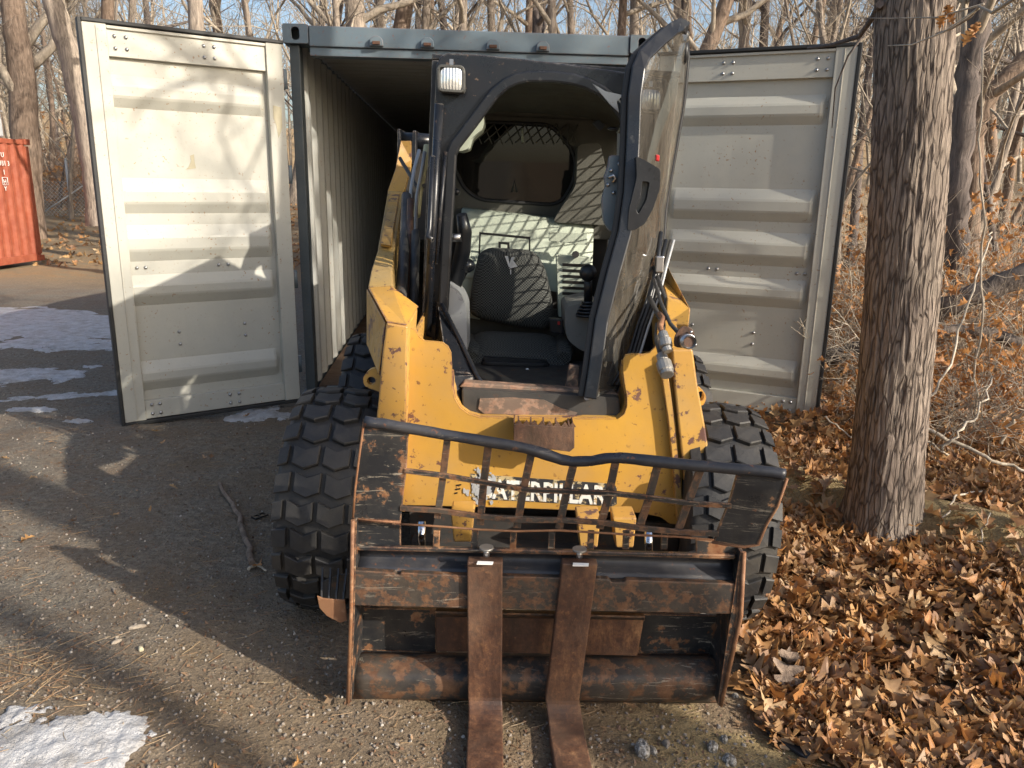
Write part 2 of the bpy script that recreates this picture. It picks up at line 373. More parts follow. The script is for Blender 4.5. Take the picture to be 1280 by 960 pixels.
    def build(s, name, mat, parent=None, bevel=0, fix=True, org=None):
        """link as one object; its vertices are given in world space"""
        O = wloc(parent) if parent else Vector((0, 0, 0))
        o_ = Vector(org) if org is not None else O
        me = s.mesh(name, o_, fix); me.materials.append(MATS[mat])
        o = bpy.data.objects.new(name, me); COL.objects.link(o); o.location = o_-O
        if parent: o.parent = parent
        if bevel:
            b = o.modifiers.new('bevel', 'BEVEL'); b.width = bevel; b.segments = 2; b.limit_method = 'ANGLE'; b.angle_limit = radians(35)
        return o
def wloc(o):
    p = Vector(o.location)
    while o.parent: o = o.parent; p += Vector(o.location)
    return p
def tag(o, label=None, cat=None, group=None, kind=None):
    if label: o['label'] = label
    if cat: o['category'] = cat
    if group: o['group'] = group
    if kind: o['kind'] = kind
    return o
def thing(name, loc, label, cat, group=None):
    o = bpy.data.objects.new(name, None); COL.objects.link(o); o.location = loc; o.empty_display_size = .1
    return tag(o, label, cat, group)
def inst(name, me, parent, loc, rot=(0, 0, 0), sc=(1, 1, 1)):
    o = bpy.data.objects.new(name, me); COL.objects.link(o); o.parent = parent
    o.location = Vector(loc)-wloc(parent); o.rotation_euler = rot; o.scale = sc; return o
def arc_poly(pts, r, k=4):
    """round the corners of a closed polygon"""
    out = []; n = len(pts); pts = [Vector(p) for p in pts]
    for i in range(n):
        p = pts[i]; a = (pts[i-1]-p); b = (pts[(i+1) % n]-p); rr = min(r, a.length*.45, b.length*.45)
        A = p+a.normalized()*rr; B = p+b.normalized()*rr
        for j in range(k+1):
            t = j/k; out.append(A*(1-t)**2+p*2*t*(1-t)+B*t*t)
    return out
def pp(pts, Y): return [at(x, y, Y) for x, y in pts]

# ------------------------------------------------------------------ ground
BERM = [(1.15, 5.2), (1.32, 4.4), (1.55, 3.9), (2.05, 3.3), (2.5, 2.85), (3.6, 2.5), (5, 2.4)]
def seg_dist(x, y, poly):
    best = 9
    for (ax, ay), (bx, by) in zip(poly, poly[1:]):
        dx, dy = bx-ax, by-ay; t = max(0, min(1, ((x-ax)*dx+(y-ay)*dy)/(dx*dx+dy*dy)))
        best = min(best, math.hypot(x-ax-t*dx, y-ay-t*dy))
    return best
def gbase(x, y):
    z = -.045*max(-1.2, min(1.2, x))*(1-smooth(4.3, 5.2, y))
    z += .12*smooth(1.0, 2.6, x)*(1-smooth(6, 9, y))
    if x > .8 and y < 7: z += .13*math.exp(-(seg_dist(x, y, BERM)/.22)**2)
    d = math.hypot(x, y)
    z += .35*nz(x, y, 0, .07)*smooth(14, 30, d)
    z -= .36*smooth(8, 16, y)*(1-smooth(18, 28, y))*smooth(1, -7, x)
    z += smooth(18, 60, y)*2.2 + smooth(8, 40, x)*1.2*nz(x+50, y, 3, .05)
    z += smooth(60, 260, d)*9
    return z
def gh(x, y):
    near = 1-smooth(7, 14, math.hypot(x, y-3))
    z = gbase(x, y)
    if near > 0:
        f = .4+.6*smooth(.6, 1.3, x)
        z += near*(.035*f*nz(x, y, 1, 1.3)+.016*nz(x, y, 2, 4.5)+.006*nz(x, y, 5, 14)+.003*nz(x, y, 8, 34))
    else: z += .03*nz(x, y, 1, 1.3)
    return z
def build_ground():
    def ax(n, near, far, c):
        out = []; k = 7.6
        for i in range(n+1):
            t = -1+2*i/n; out.append(c+math.sinh(k*t)/math.sinh(k)*far)
        return out
    xs = ax(440, 0, 600, .4); ys = [y for y in ax(440, 0, 600, 2.8)]
    v = []; f = []; berm = []
    for y in ys:
        for x in xs:
            v.append((x, y, gh(x, y)))
            berm.append(smooth(.34, .08, seg_dist(x, y, BERM)+.2*nz(x, y, 9, 3)) if (.6 < x < 5.2 and 2 < y < 6) else (smooth(.5, .1, math.hypot(x-.75, y-2.0)+.25*nz(x, y, 4, 4)) if y < 3 and 0 < x < 2 else 0))
    n = len(xs)
    for j in range(n-1):
        for i in range(n-1):
            a = j*n+i; f.append((a, a+1, a+n+1, a+n))
    me = bpy.data.meshes.new('ground'); me.from_pydata(v, [], f); me.polygons.foreach_set('use_smooth', [True]*len(f))
    at_ = me.attributes.new('berm', 'FLOAT', 'POINT'); at_.data.foreach_set('value', berm)
    me.materials.append(MATS['soil']); o = bpy.data.objects.new('ground', me); COL.objects.link(o)
    return tag(o, 'packed dirt and gravel yard with a leafy bank on the right', None, None, 'structure')
GROUND = build_ground()

# ------------------------------------------------------------------ cream container with open doors
CA = radians(4.5); CX = Vector((cos(CA), sin(CA), 0)); CY = Vector((-sin(CA), cos(CA), 0)); CZ = Vector((0, 0, 1))
CO = Vector((-1.52, 5.4, -.05)); CW = 2.438; CH = 2.591; CL = 12.19
def cp(u, v, z): return CO+CX*u+CY*v+CZ*z
CR = Matrix((CX, CY, CZ)).transposed()
cont = thing('shipping_container', cp(CW/2, 0, 0), 'large cream shipping container with both end doors open and blue grey header', 'shipping container')
def cbox(mb, u0, u1, v0, v1, z0, z1): mb.box(cp((u0+u1)/2, (v0+v1)/2, (z0+z1)/2), (u1-u0, v1-v0, z1-z0), CR)
# header and sill
m = MB(); cbox(m, .165, CW-.165, .012, .12, 2.46, 2.585); m.build('header', 'header_blue', cont, .006)
m = MB(); cbox(m, .165, CW-.165, .03, .14, 2.405, 2.458); m.build('header_lip', 'header_blue', cont, .004)
m = MB(); cbox(m, .165, CW-.165, .004, .14, .0, .15); m.build('sill', 'header_blue', cont, .006)
for u in (0, CW-.162):
    m = MB(); cbox(m, *((u+.03, u+.095) if u == 0 else (u+.067, u+.132)), .05, .17, .119, 2.472); m.build('corner_post', 'post_dark', cont, .006)
    for z in (0, 2.473):
        uu = u; hole = []
        pl = [cp(uu, 0, z), cp(uu+.162, 0, z), cp(uu+.162, 0, z+.118), cp(uu, 0, z+.118)]
        cx, cz = uu+.081, z+.06; hole = [cp(cx+.026*cos(a)*(1), 0, cz+.022*sin(a)+(.018 if sin(a) > 0 else -.018)) for a in [2*pi*k/16 for k in range(16)]]
        m = MB(); m.prism(arc_poly(pl, .012, 2), CY*.014, [hole]); cbox(m, uu+.001, uu+.012, .0142, .178, z+.001, z+.117)
        cbox(m, uu+.15, uu+.161, .0142, .178, z+.001, z+.117); cbox(m, uu+.0125, uu+.1495, .015, .178, z+.106, z+.1165); cbox(m, uu+.0125, uu+.1495, .015, .178, z+.002, z+.012)
        cbox(m, uu+.0125, uu+.1495, .16, .177, z+.0125, z+.1055)
        m.build('corner_casting', 'header_blue', cont, .003)
for u in (.60, .93, 1.36, 1.69):       # cam keepers on the header
    m = MB(); m.prism([cp(u-.045, .012, 2.47), cp(u+.045, .012, 2.47), cp(u+.04, .012, 2.51), cp(u+.018, .012, 2.53), cp(u-.018, .012, 2.53), cp(u-.04, .012, 2.51)], -CY*.03)
    o = m.build('cam_keeper', 'header_blue', cont, .004)
    m = MB(); m.box(cp(u, -.022, 2.487), (.05, .02, .02), CR); m.build('keeper_lip', 'rust_dark', o, .003)
# corrugated sides, roof, end
def corr(u, p=.278, d=.036):
    t = (u % p)/p
    if t < .25: return 0
    if t < .5: return d*(t-.25)/.25
    if t < .75: return d
    return d*(1-(t-.75)/.25)
def wave_pts(L, p=.278, d=.036):
    out = []; u = 0
    while u < L:
        for k, dd in ((0, 0), (.25, 0), (.5, d), (.75, d)):
            if u+k*p <= L: out.append((u+k*p, dd))
        u += p
    out.append((L, corr(L, p, d))); return out
for side in (0, 1):
    m = MB(); P = wave_pts(CL-.3)
    for zz in ((.15, 2.50),):
        vs = []; fs = []
        for i, (t, d) in enumerate(P):
            u = .06+d if side == 0 else CW-.06-d
            vs += [cp(u, .16+t, zz[0]), cp(u, .16+t, zz[1])]
            if i: fs.append((2*i-2, 2*i, 2*i+1, 2*i-1))
        m.add(vs, fs)
    o = m.build('side_wall', 'wall_cream', cont)
    so = o.modifiers.new('s', 'SOLIDIFY'); so.thickness = .003
    m = MB(); cbox(m, (.01 if side == 0 else CW-.07), (.07 if side == 0 else CW-.01), .18, CL-.02, 2.50, 2.565); m.build('top_rail', 'header_blue', cont, .004)
    m = MB(); cbox(m, (.01 if side == 0 else CW-.07), (.07 if side == 0 else CW-.01), .18, CL-.02, .0, .148); m.build('bottom_rail', 'header_blue', cont, .004)
m = MB(); vs = []; fs = []
for i, (t, d) in enumerate(wave_pts(CL-.35, .209, .02)):
    vs += [cp(.071, .15+t, 2.53+d), cp(CW-.071, .15+t, 2.53+d)]
    if i: fs.append((2*i-2, 2*i, 2*i+1, 2*i-1))
m.add(vs, fs); o = m.build('roof', 'wall_cream', cont); o.modifiers.new('s', 'SOLIDIFY').thickness = .003
m = MB(); vs = []; fs = []
for i, (t, d) in enumerate(wave_pts(CW-.12, .25, .045)):
    vs += [cp(.06+t, CL-.08-d, .1), cp(.06+t, CL-.08-d, 2.56)]
    if i: fs.append((2*i-2, 2*i, 2*i+1, 2*i-1))
m.add(vs, fs); o = m.build('end_wall', 'wall_cream', cont); o.modifiers.new('s', 'SOLIDIFY').thickness = .003
for k in range(8):
    m = MB(); cbox(m, .105+k*.2785, .38+k*.2785, .141, CL-.12, .12, .152); m.build('floor_board', 'wood_floor', cont)
m = MB(); cbox(m, 1.0, 1.5, 1.0, 1.02, 2.42, 2.47); m.build('roof_batten', 'dark_steel', cont)

RIBS = [(2.14, 2.08, 2.02, 1.96), (1.56, 1.485, 1.415, 1.35), (1.28, 1.205, 1.13, 1.06), (.975, .91, .855, .785), (.43, .36, .305, .24)]
def container_door(hinge, tip, facing, label, taper=True):
    """inner face towards `facing`; u runs from hinge to tip"""
    H = Vector((*hinge, 0)); T = Vector((*tip, 0)); U = (T-H).normalized(); W = (T-H).length
    Nn = Vector((-U.y, U.x, 0)); 
    if Nn.dot(Vector((*facing, 0))) < 0: Nn = -Nn
    R = Matrix((U, Nn, CZ)).transposed(); Z0, Z1 = .055, 2.405
    P = lambda u, n, z: H+U*u+Nn*n+CZ*z
    def bx(mb, u0, u1, n0, n1, z0, z1): mb.box(P((u0+u1)/2, (n0+n1)/2, (z0+z1)/2), (u1-u0, n1-n0, z1-z0), R)
    m = MB(); bx(m, .02, .125, -.05, .012, Z0, Z1)
    door = m.build('door', 'door_cream', cont, .004); door['label'] = label
    m = MB(); bx(m, W-.125, W-.0, -.05, .012, Z0, Z1); m.build('outer_stile', 'door_cream', door, .004)
    m = MB(); bx(m, W-.075, W-.068, .0125, .017, Z0+.01, Z1-.01); m.build('stile_ridge', 'door_cream', door, .002)
    m = MB(); bx(m, .1255, W-.1255, -.048, -.004, 2.235, Z1-.004); bx(m, .1255, W-.1255, -.0035, .010, 2.382, Z1-.006); m.build('top_rail', 'door_cream', door, .003)
    m = MB(); bx(m, .1255, W-.1255, -.046, .001, Z0+.004, .178); m.build('bottom_rail', 'door_cream', door, .003)
    # pressed panel with five ribs
    zs = [.1785]
    for r in reversed(RIBS):
        zs += [r[3]-.012, r[3], r[3]+.012, r[2]-.008, r[2]+.006, r[1]-.006, r[1]+.008, r[0]-.012, r[0], r[0]+.012]
    zs += [2.2345]; zs = sorted(zs)
    def prof(z):
        for a, b, c, d in RIBS:
            if d <= z <= a:
                if z > b: return 1-(z-b)/(a-b)
                if z < c: return 1-(c-z)/(c-d)
                return 1
        return 0
    us = [.126, .135, .15, .165, .18]+[.18+(W-.36)*k/10 for k in range(1, 10)]+[W-.18, W-.165, W-.15, W-.135, W-.126]
    m = MB(); n = len(us); vs = []
    for z in zs:
        for u in us:
            e = min(smooth(.135, .18, u), smooth(W-.135, W-.18, u) if taper else 1)
            dn = .0025*nz(u*3, z*3, W*7, 1.5)
            vs.append(P(u, -.038+.036*prof(z)*e+dn, z))
    fs = [(j*n+i, j*n+i+1, (j+1)*n+i+1, (j+1)*n+i) for j in range(len(zs)-1) for i in range(n-1)]
    m.add(vs, fs); o = m.build('ribbed_panel', 'door_cream', door); so = o.modifiers.new('s', 'SOLIDIFY'); so.thickness = .003
    # grime line beside the stile
    m = MB(); m.tube([P(W-.1265, -.030+.002*sin(k), .19+k*.102) for k in range(21)], .0028, 5); m.build('seam', 'seam_stain', door)
    # gasket round the edges
    m = MB(); bx(m, W+.0005, W+.022, -.045, .018, Z0-.02, Z1+.02); m.build('gasket', 'gasket', door, .004)
    m = MB(); bx(m, .01, W-.0, -.045, .020, Z0-.024, Z0-.001); m.build('gasket', 'gasket', door, .004)
    m = MB(); bx(m, .01, W-.0, -.045, .020, Z1+.001, Z1+.022); m.build('gasket', 'gasket', door, .004)
    # bolts
    m = MB(); m.ball((0, 0, 0), .0115, 8, (1, 1, 1)); bm_ = m.mesh('bolt'); bm_.materials.append(MATS['steel'])
    bl = []
    for (u, z, n0) in ([(W-.165, 2.345, 0), (W-.225, 2.345, 0), (W-.165, 2.28, 0), (W-.225, 2.28, 0), (.50, 2.345, 0), (.44, 2.345, 0), (.50, 2.28, 0), (.44, 2.28, 0),
                     (W-.165, .15, 0), (W-.215, .15, 0), (W-.165, .09, 0), (W-.215, .09, 0), (.50, .15, 0), (.44, .15, 0), (.50, .09, 0), (.44, .09, 0),
                     (W-.165, 1.02, -.036), (W-.215, 1.02, -.036), (.50, 1.02, -.036), (.44, 1.02, -.036),
                     (.78, .60, -.036), (.78, .52, -.036), (.36, .62, -.036), (.36, .54, -.036)]):
        inst('bolt', bm_, door, P(u, n0-.004 if z > 2.2 else n0+.001, z))
    # hinges
    for z in (.3, .9, 1.6, 2.2):
        m = MB(); m.tube([P(.0, -.03, z-.06), P(.0, -.03, z+.06)], .018, 10); bx(m, .0, .02, -.04, -.015, z-.05, z+.05); m.build('hinge', 'header_blue', door)
    return door, P, W
doorL, PL, WL = container_door((-1.50, 5.36), (-2.45, 4.70), (1, -1), 'cream container door swung open to the left with bent scratched panel', False)
doorR, PR, WR = container_door((.93, 5.56), (2.06, 5.06), (-.2, -1), 'cream container door swung open to the right beside the oak trunk')
# dents, scratches and an old label on the left door
m = MB(); pts = []
for (u0, z0, u1, z1) in [(.62, 1.70, .66, 1.63), (.66, 1.63, .58, 1.64), (.58, 1.64, .52, 1.615), (.74, 1.70, .80, 1.66), (.80, 1.92, .86, 1.93), (.80, 1.63, .76, 1.69), (.88, 1.84, .80, 1.78), (.45, 1.83, .38, 1.80), (.60, 1.83, .66, 1.80), (.70, 1.77, .55, 1.73)]:
    m.tube([PL(u0, -.0375, z0), PL((u0+u1)/2, -.037, (z0+z1)/2+.004), PL(u1, -.0375, z1)], [.0006, .0014, .0005], 4)
m.build('scratches', 'seam_stain', doorL)['kind'] = 'stuff'
m = MB(); m.prism([PL(u, .0125, z) for u, z in [(.045, 2.02), (.10, 2.03), (.10, 1.95), (.085, 1.91), (.075, 1.83), (.06, 1.86), (.045, 1.90)]], (PL(0, 1, 0)-PL(0, 0, 0))*.0012); m.build('label_remnant', 'tan_decal', doorL)
m = MB()
for k in range(26):
    a = random.random()*6.28; cu, cz = .585+.02*random.gauss(0, 1), 1.665+.02*random.gauss(0, 1)
# a torn dent
m.prism([PL(u, -.0345, z) for u, z in [(.60, 1.71), (.625, 1.70), (.62, 1.67), (.64, 1.63), (.66, 1.615), (.595, 1.625), (.60, 1.665)]], (PL(0, 1, 0)-PL(0, 0, 0))*.0015); m.build('torn_dent', 'tan_decal', doorL)

# ------------------------------------------------------------------ skid steer loader
loader = thing('skid_steer_loader', (.03, 3.2, 0), 'yellow and black skid steer loader parked in front of the open container', 'skid steer loader')
RL = Matrix.Rotation(radians(3), 3, 'Y')
def wheel(cx, cy, cz, flat=0):
    R = .41; Wd = .31; c = Vector((cx, cy, cz)); e = bpy.data.objects.new('wheel', None); COL.objects.link(e); e.parent = loader; e.location = c-wloc(loader)
    e.empty_display_size = .05
    if 'w' not in wheel.__dict__:
        m = MB(); prof = [(-.10, .20), (-.135, .215), (-.155, .27), (-.158, .33), (-.150, .372), (-.13, .385), (-.07, .392), (0, .394), (.07, .392), (.13, .385), (.150, .372), (.158, .33), (.155, .27), (.135, .215), (.10, .20)]
        n = 72
        def fn(u, v):
            k = v*(len(prof)-1); i = min(int(k), len(prof)-2); t = k-i
            x = prof[i][0]*(1-t)+prof[i+1][0]*t; r = prof[i][1]*(1-t)+prof[i+1][1]*t; a = 2*pi*u
            return (x, r*cos(a), r*sin(a))
        m.grid(fn, n, len(prof)-1)
        rows = 27
        def rad(x): return .413-.020*(abs(x)/.155)**3
        for j in range(rows):
            off = 0 if j % 2 else .5
            th0 = 2*pi*j/rows; dth = 2*pi/rows*.70; sk = 2*pi/rows*.20
            edges = [(-.152, -.100), (-.086, .002), (.016, .104), (.118, .152)] if j % 2 else [(-.152, -.118), (-.104, -.016), (-.002, .086), (.100, .152)]
            for (x0, x1) in edges:
                xm = (x0+x1)/2; rr = random.uniform(-.0015, .0015)
                wide = (x1-x0) > .07
                xs = [x0, xm, x1] if wide else [x0, x1]
                sgn = [0, 1, 0] if wide else ([.6, 0] if xm < 0 else [0, .6])
                def pt(x, th, r): return Vector((x, r*cos(th), r*sin(th)))
                ol = [(x, th0+sk*s) for x, s in zip(xs, sgn)]+[(x, th0+dth+sk*s) for x, s in reversed(list(zip(xs, sgn)))]
                cxm = sum(q[0] for q in ol)/len(ol); ct = sum(q[1] for q in ol)/len(ol)
                lo = [pt(x, t, .386) for x, t in ol]; md = [pt(x, t, rad(x)-.004+rr) for x, t in ol]
                hi = [pt(cxm+(x-cxm)*.93, ct+(t-ct)*.90, rad(x)+rr) for x, t in ol]; k = len(ol)
                fs = [(i, (i+1) % k, k+(i+1) % k, k+i) for i in range(k)]+[(k+i, k+(i+1) % k, 2*k+(i+1) % k, 2*k+i) for i in range(k)]+[tuple(2*k+i for i in range(k))]
                m.add(lo+md+hi, fs)
        m.v = [RL@p for p in m.v]
        a = m.mesh('tyre'); a.materials.append(MATS['rubber'])
        m = MB(); 
        def fr(u, v):
            P_ = [(-.10, .205), (-.115, .20), (-.10, .17), (-.05, .16), (-.04, .06), (-.02, .0)]
            k = v*5; i = min(int(k), 4); t = k-i; x = P_[i][0]*(1-t)+P_[i+1][0]*t; r = P_[i][1]*(1-t)+P_[i+1][1]*t; q = 2*pi*u
            return RL@Vector((x, r*cos(q), r*sin(q)))
        m.grid(fr, 32, 5); b = m.mesh('rim'); b.materials.append(MATS['yellow_worn'])
        wheel.w = (a, b)
    a, b = wheel.w
    for nm, me in (('tyre', a), ('rim', b)):
        o = bpy.data.objects.new(nm, me); COL.objects.link(o); o.parent = e
        if cx > 0: o.rotation_euler = (0, 0, 0); o.scale = (-1 if nm == 'rim' else 1, 1, 1)
        o.rotation_euler.x = flat
wheel(-.632, 2.73, .405); wheel(.745, 2.76, .365, .3); wheel(-.64, 3.66, .44, .5); wheel(.74, 3.68, .375, .9)
for Y, z in ((2.74, .39), (3.67, .41)):
    m = MB(); m.tube([(-.6, Y, z+.02), (.65, Y, z-.03)], .06, 12); m.build('axle', 'dark_steel', loader)

# front plate of the chassis with the foot well cut into it
CYF = 2.56
plate = [(512, 409), (520, 413), (524, 421), (531, 426), (545, 427), (553, 428), (560, 433), (564, 441), (565, 462), (565, 482), (568, 498), (575, 510), (586, 518), (600, 522), (690, 523), (772, 524), (780, 518), (784, 508), (784, 496), (781, 480), (779, 464), (779, 450), (782, 444), (790, 442), (803, 443), (812, 441), (819, 434), (821, 424), (823, 400), (846, 402), (850, 500), (856, 580), (862, 657),
         (838, 655), (825, 646), (800, 641), (750, 639), (650, 635), (502, 631), (503, 560), (507, 480)]
m = MB(); m.prism(pp(plate, CYF), (0, .012, 0)); m.build('front_plate', 'yellow', loader, .004)
# rim folded back around the foot well
m = MB(); well = [(565, 462), (565, 482), (568, 498), (575, 510), (586, 518), (600, 522), (690, 523), (772, 524), (780, 518), (784, 508), (784, 496), (781, 480), (779, 464), (779, 450)]
vs = []
for x, y in well:
    p = at(x, y, CYF+.0125); k_ = well.index((x, y)); vs += [p, p+Vector((0, .20*min(1, k_/4+.02, (len(well)-1-k_)/4+.02), 0))]
m.add(vs, [(2*i, 2*i+2, 2*i+3, 2*i+1) for i in range(len(well)-1)]); o = m.build('foot_well_rim', 'yellow_worn', loader); o.modifiers.new('s', 'SOLIDIFY').thickness = .006
# side walls of the lower chassis and belly
for (a, b) in (((508, 432), (502, 640)), ((846, 430), (862, 657))):
    p = at(*a, CYF+.013); q = at(*b, CYF+.013)
    m = MB(); m.prism([p, q, q+Vector((0, 1.9, 0)), p+Vector((0, 1.9, .12))], (.012, 0, 0)); m.build('chassis_side', 'yellow_worn', loader, .003)
m = MB(); p = at(512, 640, CYF+.05); q = at(850, 655, CYF+.05)
m.prism([p, q, q+Vector((0, .03, -.38)), p+Vector((0, .03, -.40))], (0, .02, 0)); m.build('belly_plate', 'dark_steel', loader)
m = MB(); m.box((.04, 3.3, .28), (.78, 1.5, .03), RL); m.build('belly_floor', 'dark_steel', loader)
# floor of the cab and toe board
m = MB(); m.prism([at(572, 512, CYF+.04), at(782, 520, CYF+.04), at(768, 452, 3.35), at(590, 448, 3.35)], (0, 0, -.012)); m.build('cab_floor', 'dark_steel', loader)
m = MB(); m.prism([at(578, 513, 2.60), at(776, 521, 2.60), at(774, 497, 2.60), at(577, 487, 2.60)], (0, .08, 0)); st = m.build('entry_step', 'dark_steel', loader, .006)
m = MB(); vs = [(598, 511), (600, 498), (640, 497), (680, 500), (700, 510), (722, 516), (718, 520), (640, 518), (605, 517)]
m.prism(pp(vs, 2.594), (0, .004, 0)); m.build('worn_tread', 'step_metal', st)
m = MB(); m.prism(pp([(574, 484), (610, 487), (700, 493), (774, 499), (772, 492), (700, 486), (610, 480), (580, 478)], 2.64), (0, .05, 0)); m.build('sill_edge', 'step_metal', st, .004)
# small serrated rusty step on the plate
m = MB(); bp = pp([(642, 530), (718, 534), (718, 560), (712, 565), (650, 557), (642, 552)], 2.44)
m.prism(bp, (0, .006, 0)); gs = m.build('grip_step', 'rust_fork', loader, .002)
for a, b in (((642, 530), (642, 552)), ((718, 534), (718, 560))):
    m = MB(); p, q = at(*a, 2.446), at(*b, 2.446); m.prism([p, q, q+Vector((0, .113, -.01)), p+Vector((0, .113, 0))], (.004 if a[0] < 700 else -.004, 0, 0)); m.build('bracket', 'rust_fork', gs)
for k in range(5):
    p = at(647+k*16, 532+k*.8, 2.45)
    vs = []
    for j in range(7): vs += [p+Vector((0, j*.016, .010*(j % 2)))]
    m = MB(); m.prism(vs+[p+Vector((0, .096, -.02)), p+Vector((0, 0, -.02))], (.005, 0, 0)); m.build('serration', 'rust_fork', gs)
for k in range(8):
    p = at(644+k*9.6, 530+k*.5, 2.44); m = MB(); m.prism([p, p+Vector((.024, 0, -.001)), p+Vector((.012, 0, .016))], (0, .004, 0)); m.build('tooth', 'rust_fork', gs)

# lettering on the plate
def decal_text(body, size, mat, origin, xdir, zdir, parent, name, ext=.0012, sx=1.0, bold=0):
    cu = bpy.data.curves.new(name, 'FONT'); cu.body = body; cu.size = size; cu.extrude = ext; cu.offset = bold; cu.resolution_u = 2
    o = bpy.data.objects.new(name, cu); COL.objects.link(o)
    dg = bpy.context.evaluated_depsgraph_get(); me = bpy.data.meshes.new_from_object(o.evaluated_get(dg)); bpy.data.objects.remove(o)
    X = Vector(xdir).normalized(); Z = Vector(zdir).normalized(); Yn = X.cross(Z); R = Matrix((X*sx, Z, Yn)).transposed()
    og = wloc(parent)
    for v in me.vertices: v.co = R@v.co+Vector(origin)-og
    me.name = name; me.materials.clear(); me.materials.append(MATS[mat])
    o = bpy.data.objects.new(name, me); COL.objects.link(o); o.parent = parent; return o
DY = CYF-.0015
m = MB(); m.prism(pp([(588, 592), (612, 594), (768, 605), (771, 610), (771, 630), (766, 633), (640, 626), (590, 624)], DY), (0, .0010, 0)); dc = m.build('decal', 'decal_black', loader)
m = MB(); rq = random.Random(3)
for k in range(95):
    cx_, cy_ = rq.gauss(602, 8), rq.gauss(608, 10); cy_ = min(628, cy_); r0 = rq.uniform(.8, 4.2)
    m.prism(pp([(cx_+r0*rq.uniform(.4, 1.2)*cos(2*pi*j/7), cy_+r0*rq.uniform(.5, 1.5)*sin(2*pi*j/7)) for j in range(7)], DY-.0016-.00002*k), (0, .0004, 0))
sc_ = m.build('scuffed_patch', 'galvanised', dc); sc_['kind'] = 'stuff'
p0 = at(597, 621.5, DY-.0017); p1 = at(757, 629, DY-.0017)
tx = decal_text('CATERPILLAR', .100, 'decal_white', p0, p1-p0, (0, 0, 1), dc, 'lettering', .0004, 1, .0025)
wd = max(v.co.x for v in tx.data.vertices)-min(v.co.x for v in tx.data.vertices); k = (p1-p0).x/wd
x0 = min(v.co.x for v in tx.data.vertices)
for v in tx.data.vertices: v.co.x = x0+(v.co.x-x0)*k
m = MB(); m.prism(pp([(570, 606), (577, 605), (576, 607), (570, 608)], DY), (0, .001, 0)); m.prism(pp([(569, 611), (576, 610), (575, 612), (569, 613)], DY), (0, .001, 0)); m.prism(pp([(568, 616), (572, 615), (572, 617), (568, 618)], DY), (0, .001, 0)); m.build('vent_slots', 'bulb_black', loader)

# loader arms -- outline from the front, each with its own depth
def skin(mb, front, back):
    n = len(front); mb.add(list(front)+list(back), [tuple(range(n)), tuple(range(2*n-1, n-1, -1))]+[(i, (i+1) % n, n+(i+1) % n, n+i) for i in range(n)])
# left: side profile (Y,Z) swept across its thickness
def arm(fr, mat_front, inn, th):
    """fr: list of (px,py,Y) down the outer front edge; inn: same along the inner edge; th: plate set back"""
    A = [at(*q) for q in fr]; B = [at(*q) for q in inn]; m = MB(); n = len(A)
    D = [Vector(t) for t in th]
    vs = A+B+[a+d for a, d in zip(A, D)]+[b+d for b, d in zip(B, D)]
    fs = []
    for i in range(n-1):
        fs += [(i, i+1, n+i+1, n+i), (2*n+i, 3*n+i, 3*n+i+1, 2*n+i+1), (i, 2*n+i, 2*n+i+1, i+1), (n+i, n+i+1, 3*n+i+1, 3*n+i)]
    fs += [(0, n, 3*n, 2*n), (n-1, 3*n-1, 4*n-1, 2*n-1)]
    m.add(vs, fs); return m
armL = arm([(483, 403, 2.50), (478, 440, 2.50), (473, 500, 2.50), (466, 560, 2.50), (462, 640, 2.52)], '', [(510, 408, 2.50), (509, 440, 2.50), (508, 500, 2.50), (505, 560, 2.50), (500, 640, 2.52)], [(0, .26, 0.02), (0, .22, 0), (0, .18, 0), (0, .16, 0), (0, .14, 0)]).build('loader_arm', 'yellow_worn', loader, .006)
u = arm([(460, 359, 2.86), (483, 403, 2.50)], '', [(491, 357, 2.86), (510, 407, 2.50)], [(0, .12, -.17), (0, .26, 0.02)]); u.build('arm_elbow', 'yellow', armL, .005)
u = arm([(485, 238, 4.35), (472, 313, 3.35), (464, 338, 3.0), (460, 359, 2.86)], '', [(504, 240, 4.35), (493, 316, 3.35), (490, 339, 3.0), (491, 357, 2.86)], [(0, .03, -.16), (0, .05, -.18), (0, .08, -.17), (0, .12, -.17)]); u.build('arm_beam', 'arm_dusty_shaded', armL, .005)
m = MB(); m.prism([at(488, 243, 4.3), at(500, 244, 4.3), at(489, 310, 3.38), at(476, 308, 3.38)], (0, -.012, .012)); m.build('inset_plate', 'yellow_worn', armL, .003)
m = MB(); m.prism([at(459.5, 361, 2.87), at(459.5, 430, 2.87), at(474, 467, 2.52), at(482.5, 404, 2.52)], (-.004, 0, 0)); m.build('elbow_side', 'yellow_worn', armL, .002)
m = MB(); m.prism([at(501, 176, 4.5), at(514, 176, 4.5), at(515, 200, 4.5), at(505, 240, 4.36), at(484, 240, 4.36), at(494, 212, 4.45)], (0, .06, 0)); m.build('arm_tip', 'yellow', armL, .004)
m = MB(); hole = [at(464+5.5*cos(a), 476+5*sin(a), 2.60) for a in [2*pi*k/14 for k in range(14)]]
m.prism(arc_poly(pp([(478, 460), (462, 461), (453, 472), (455, 483), (466, 487), (478, 492)], 2.60), .02, 3), (0, .03, 0), [hole]); m.build('tie_down_lug', 'yellow_worn', armL, .003)
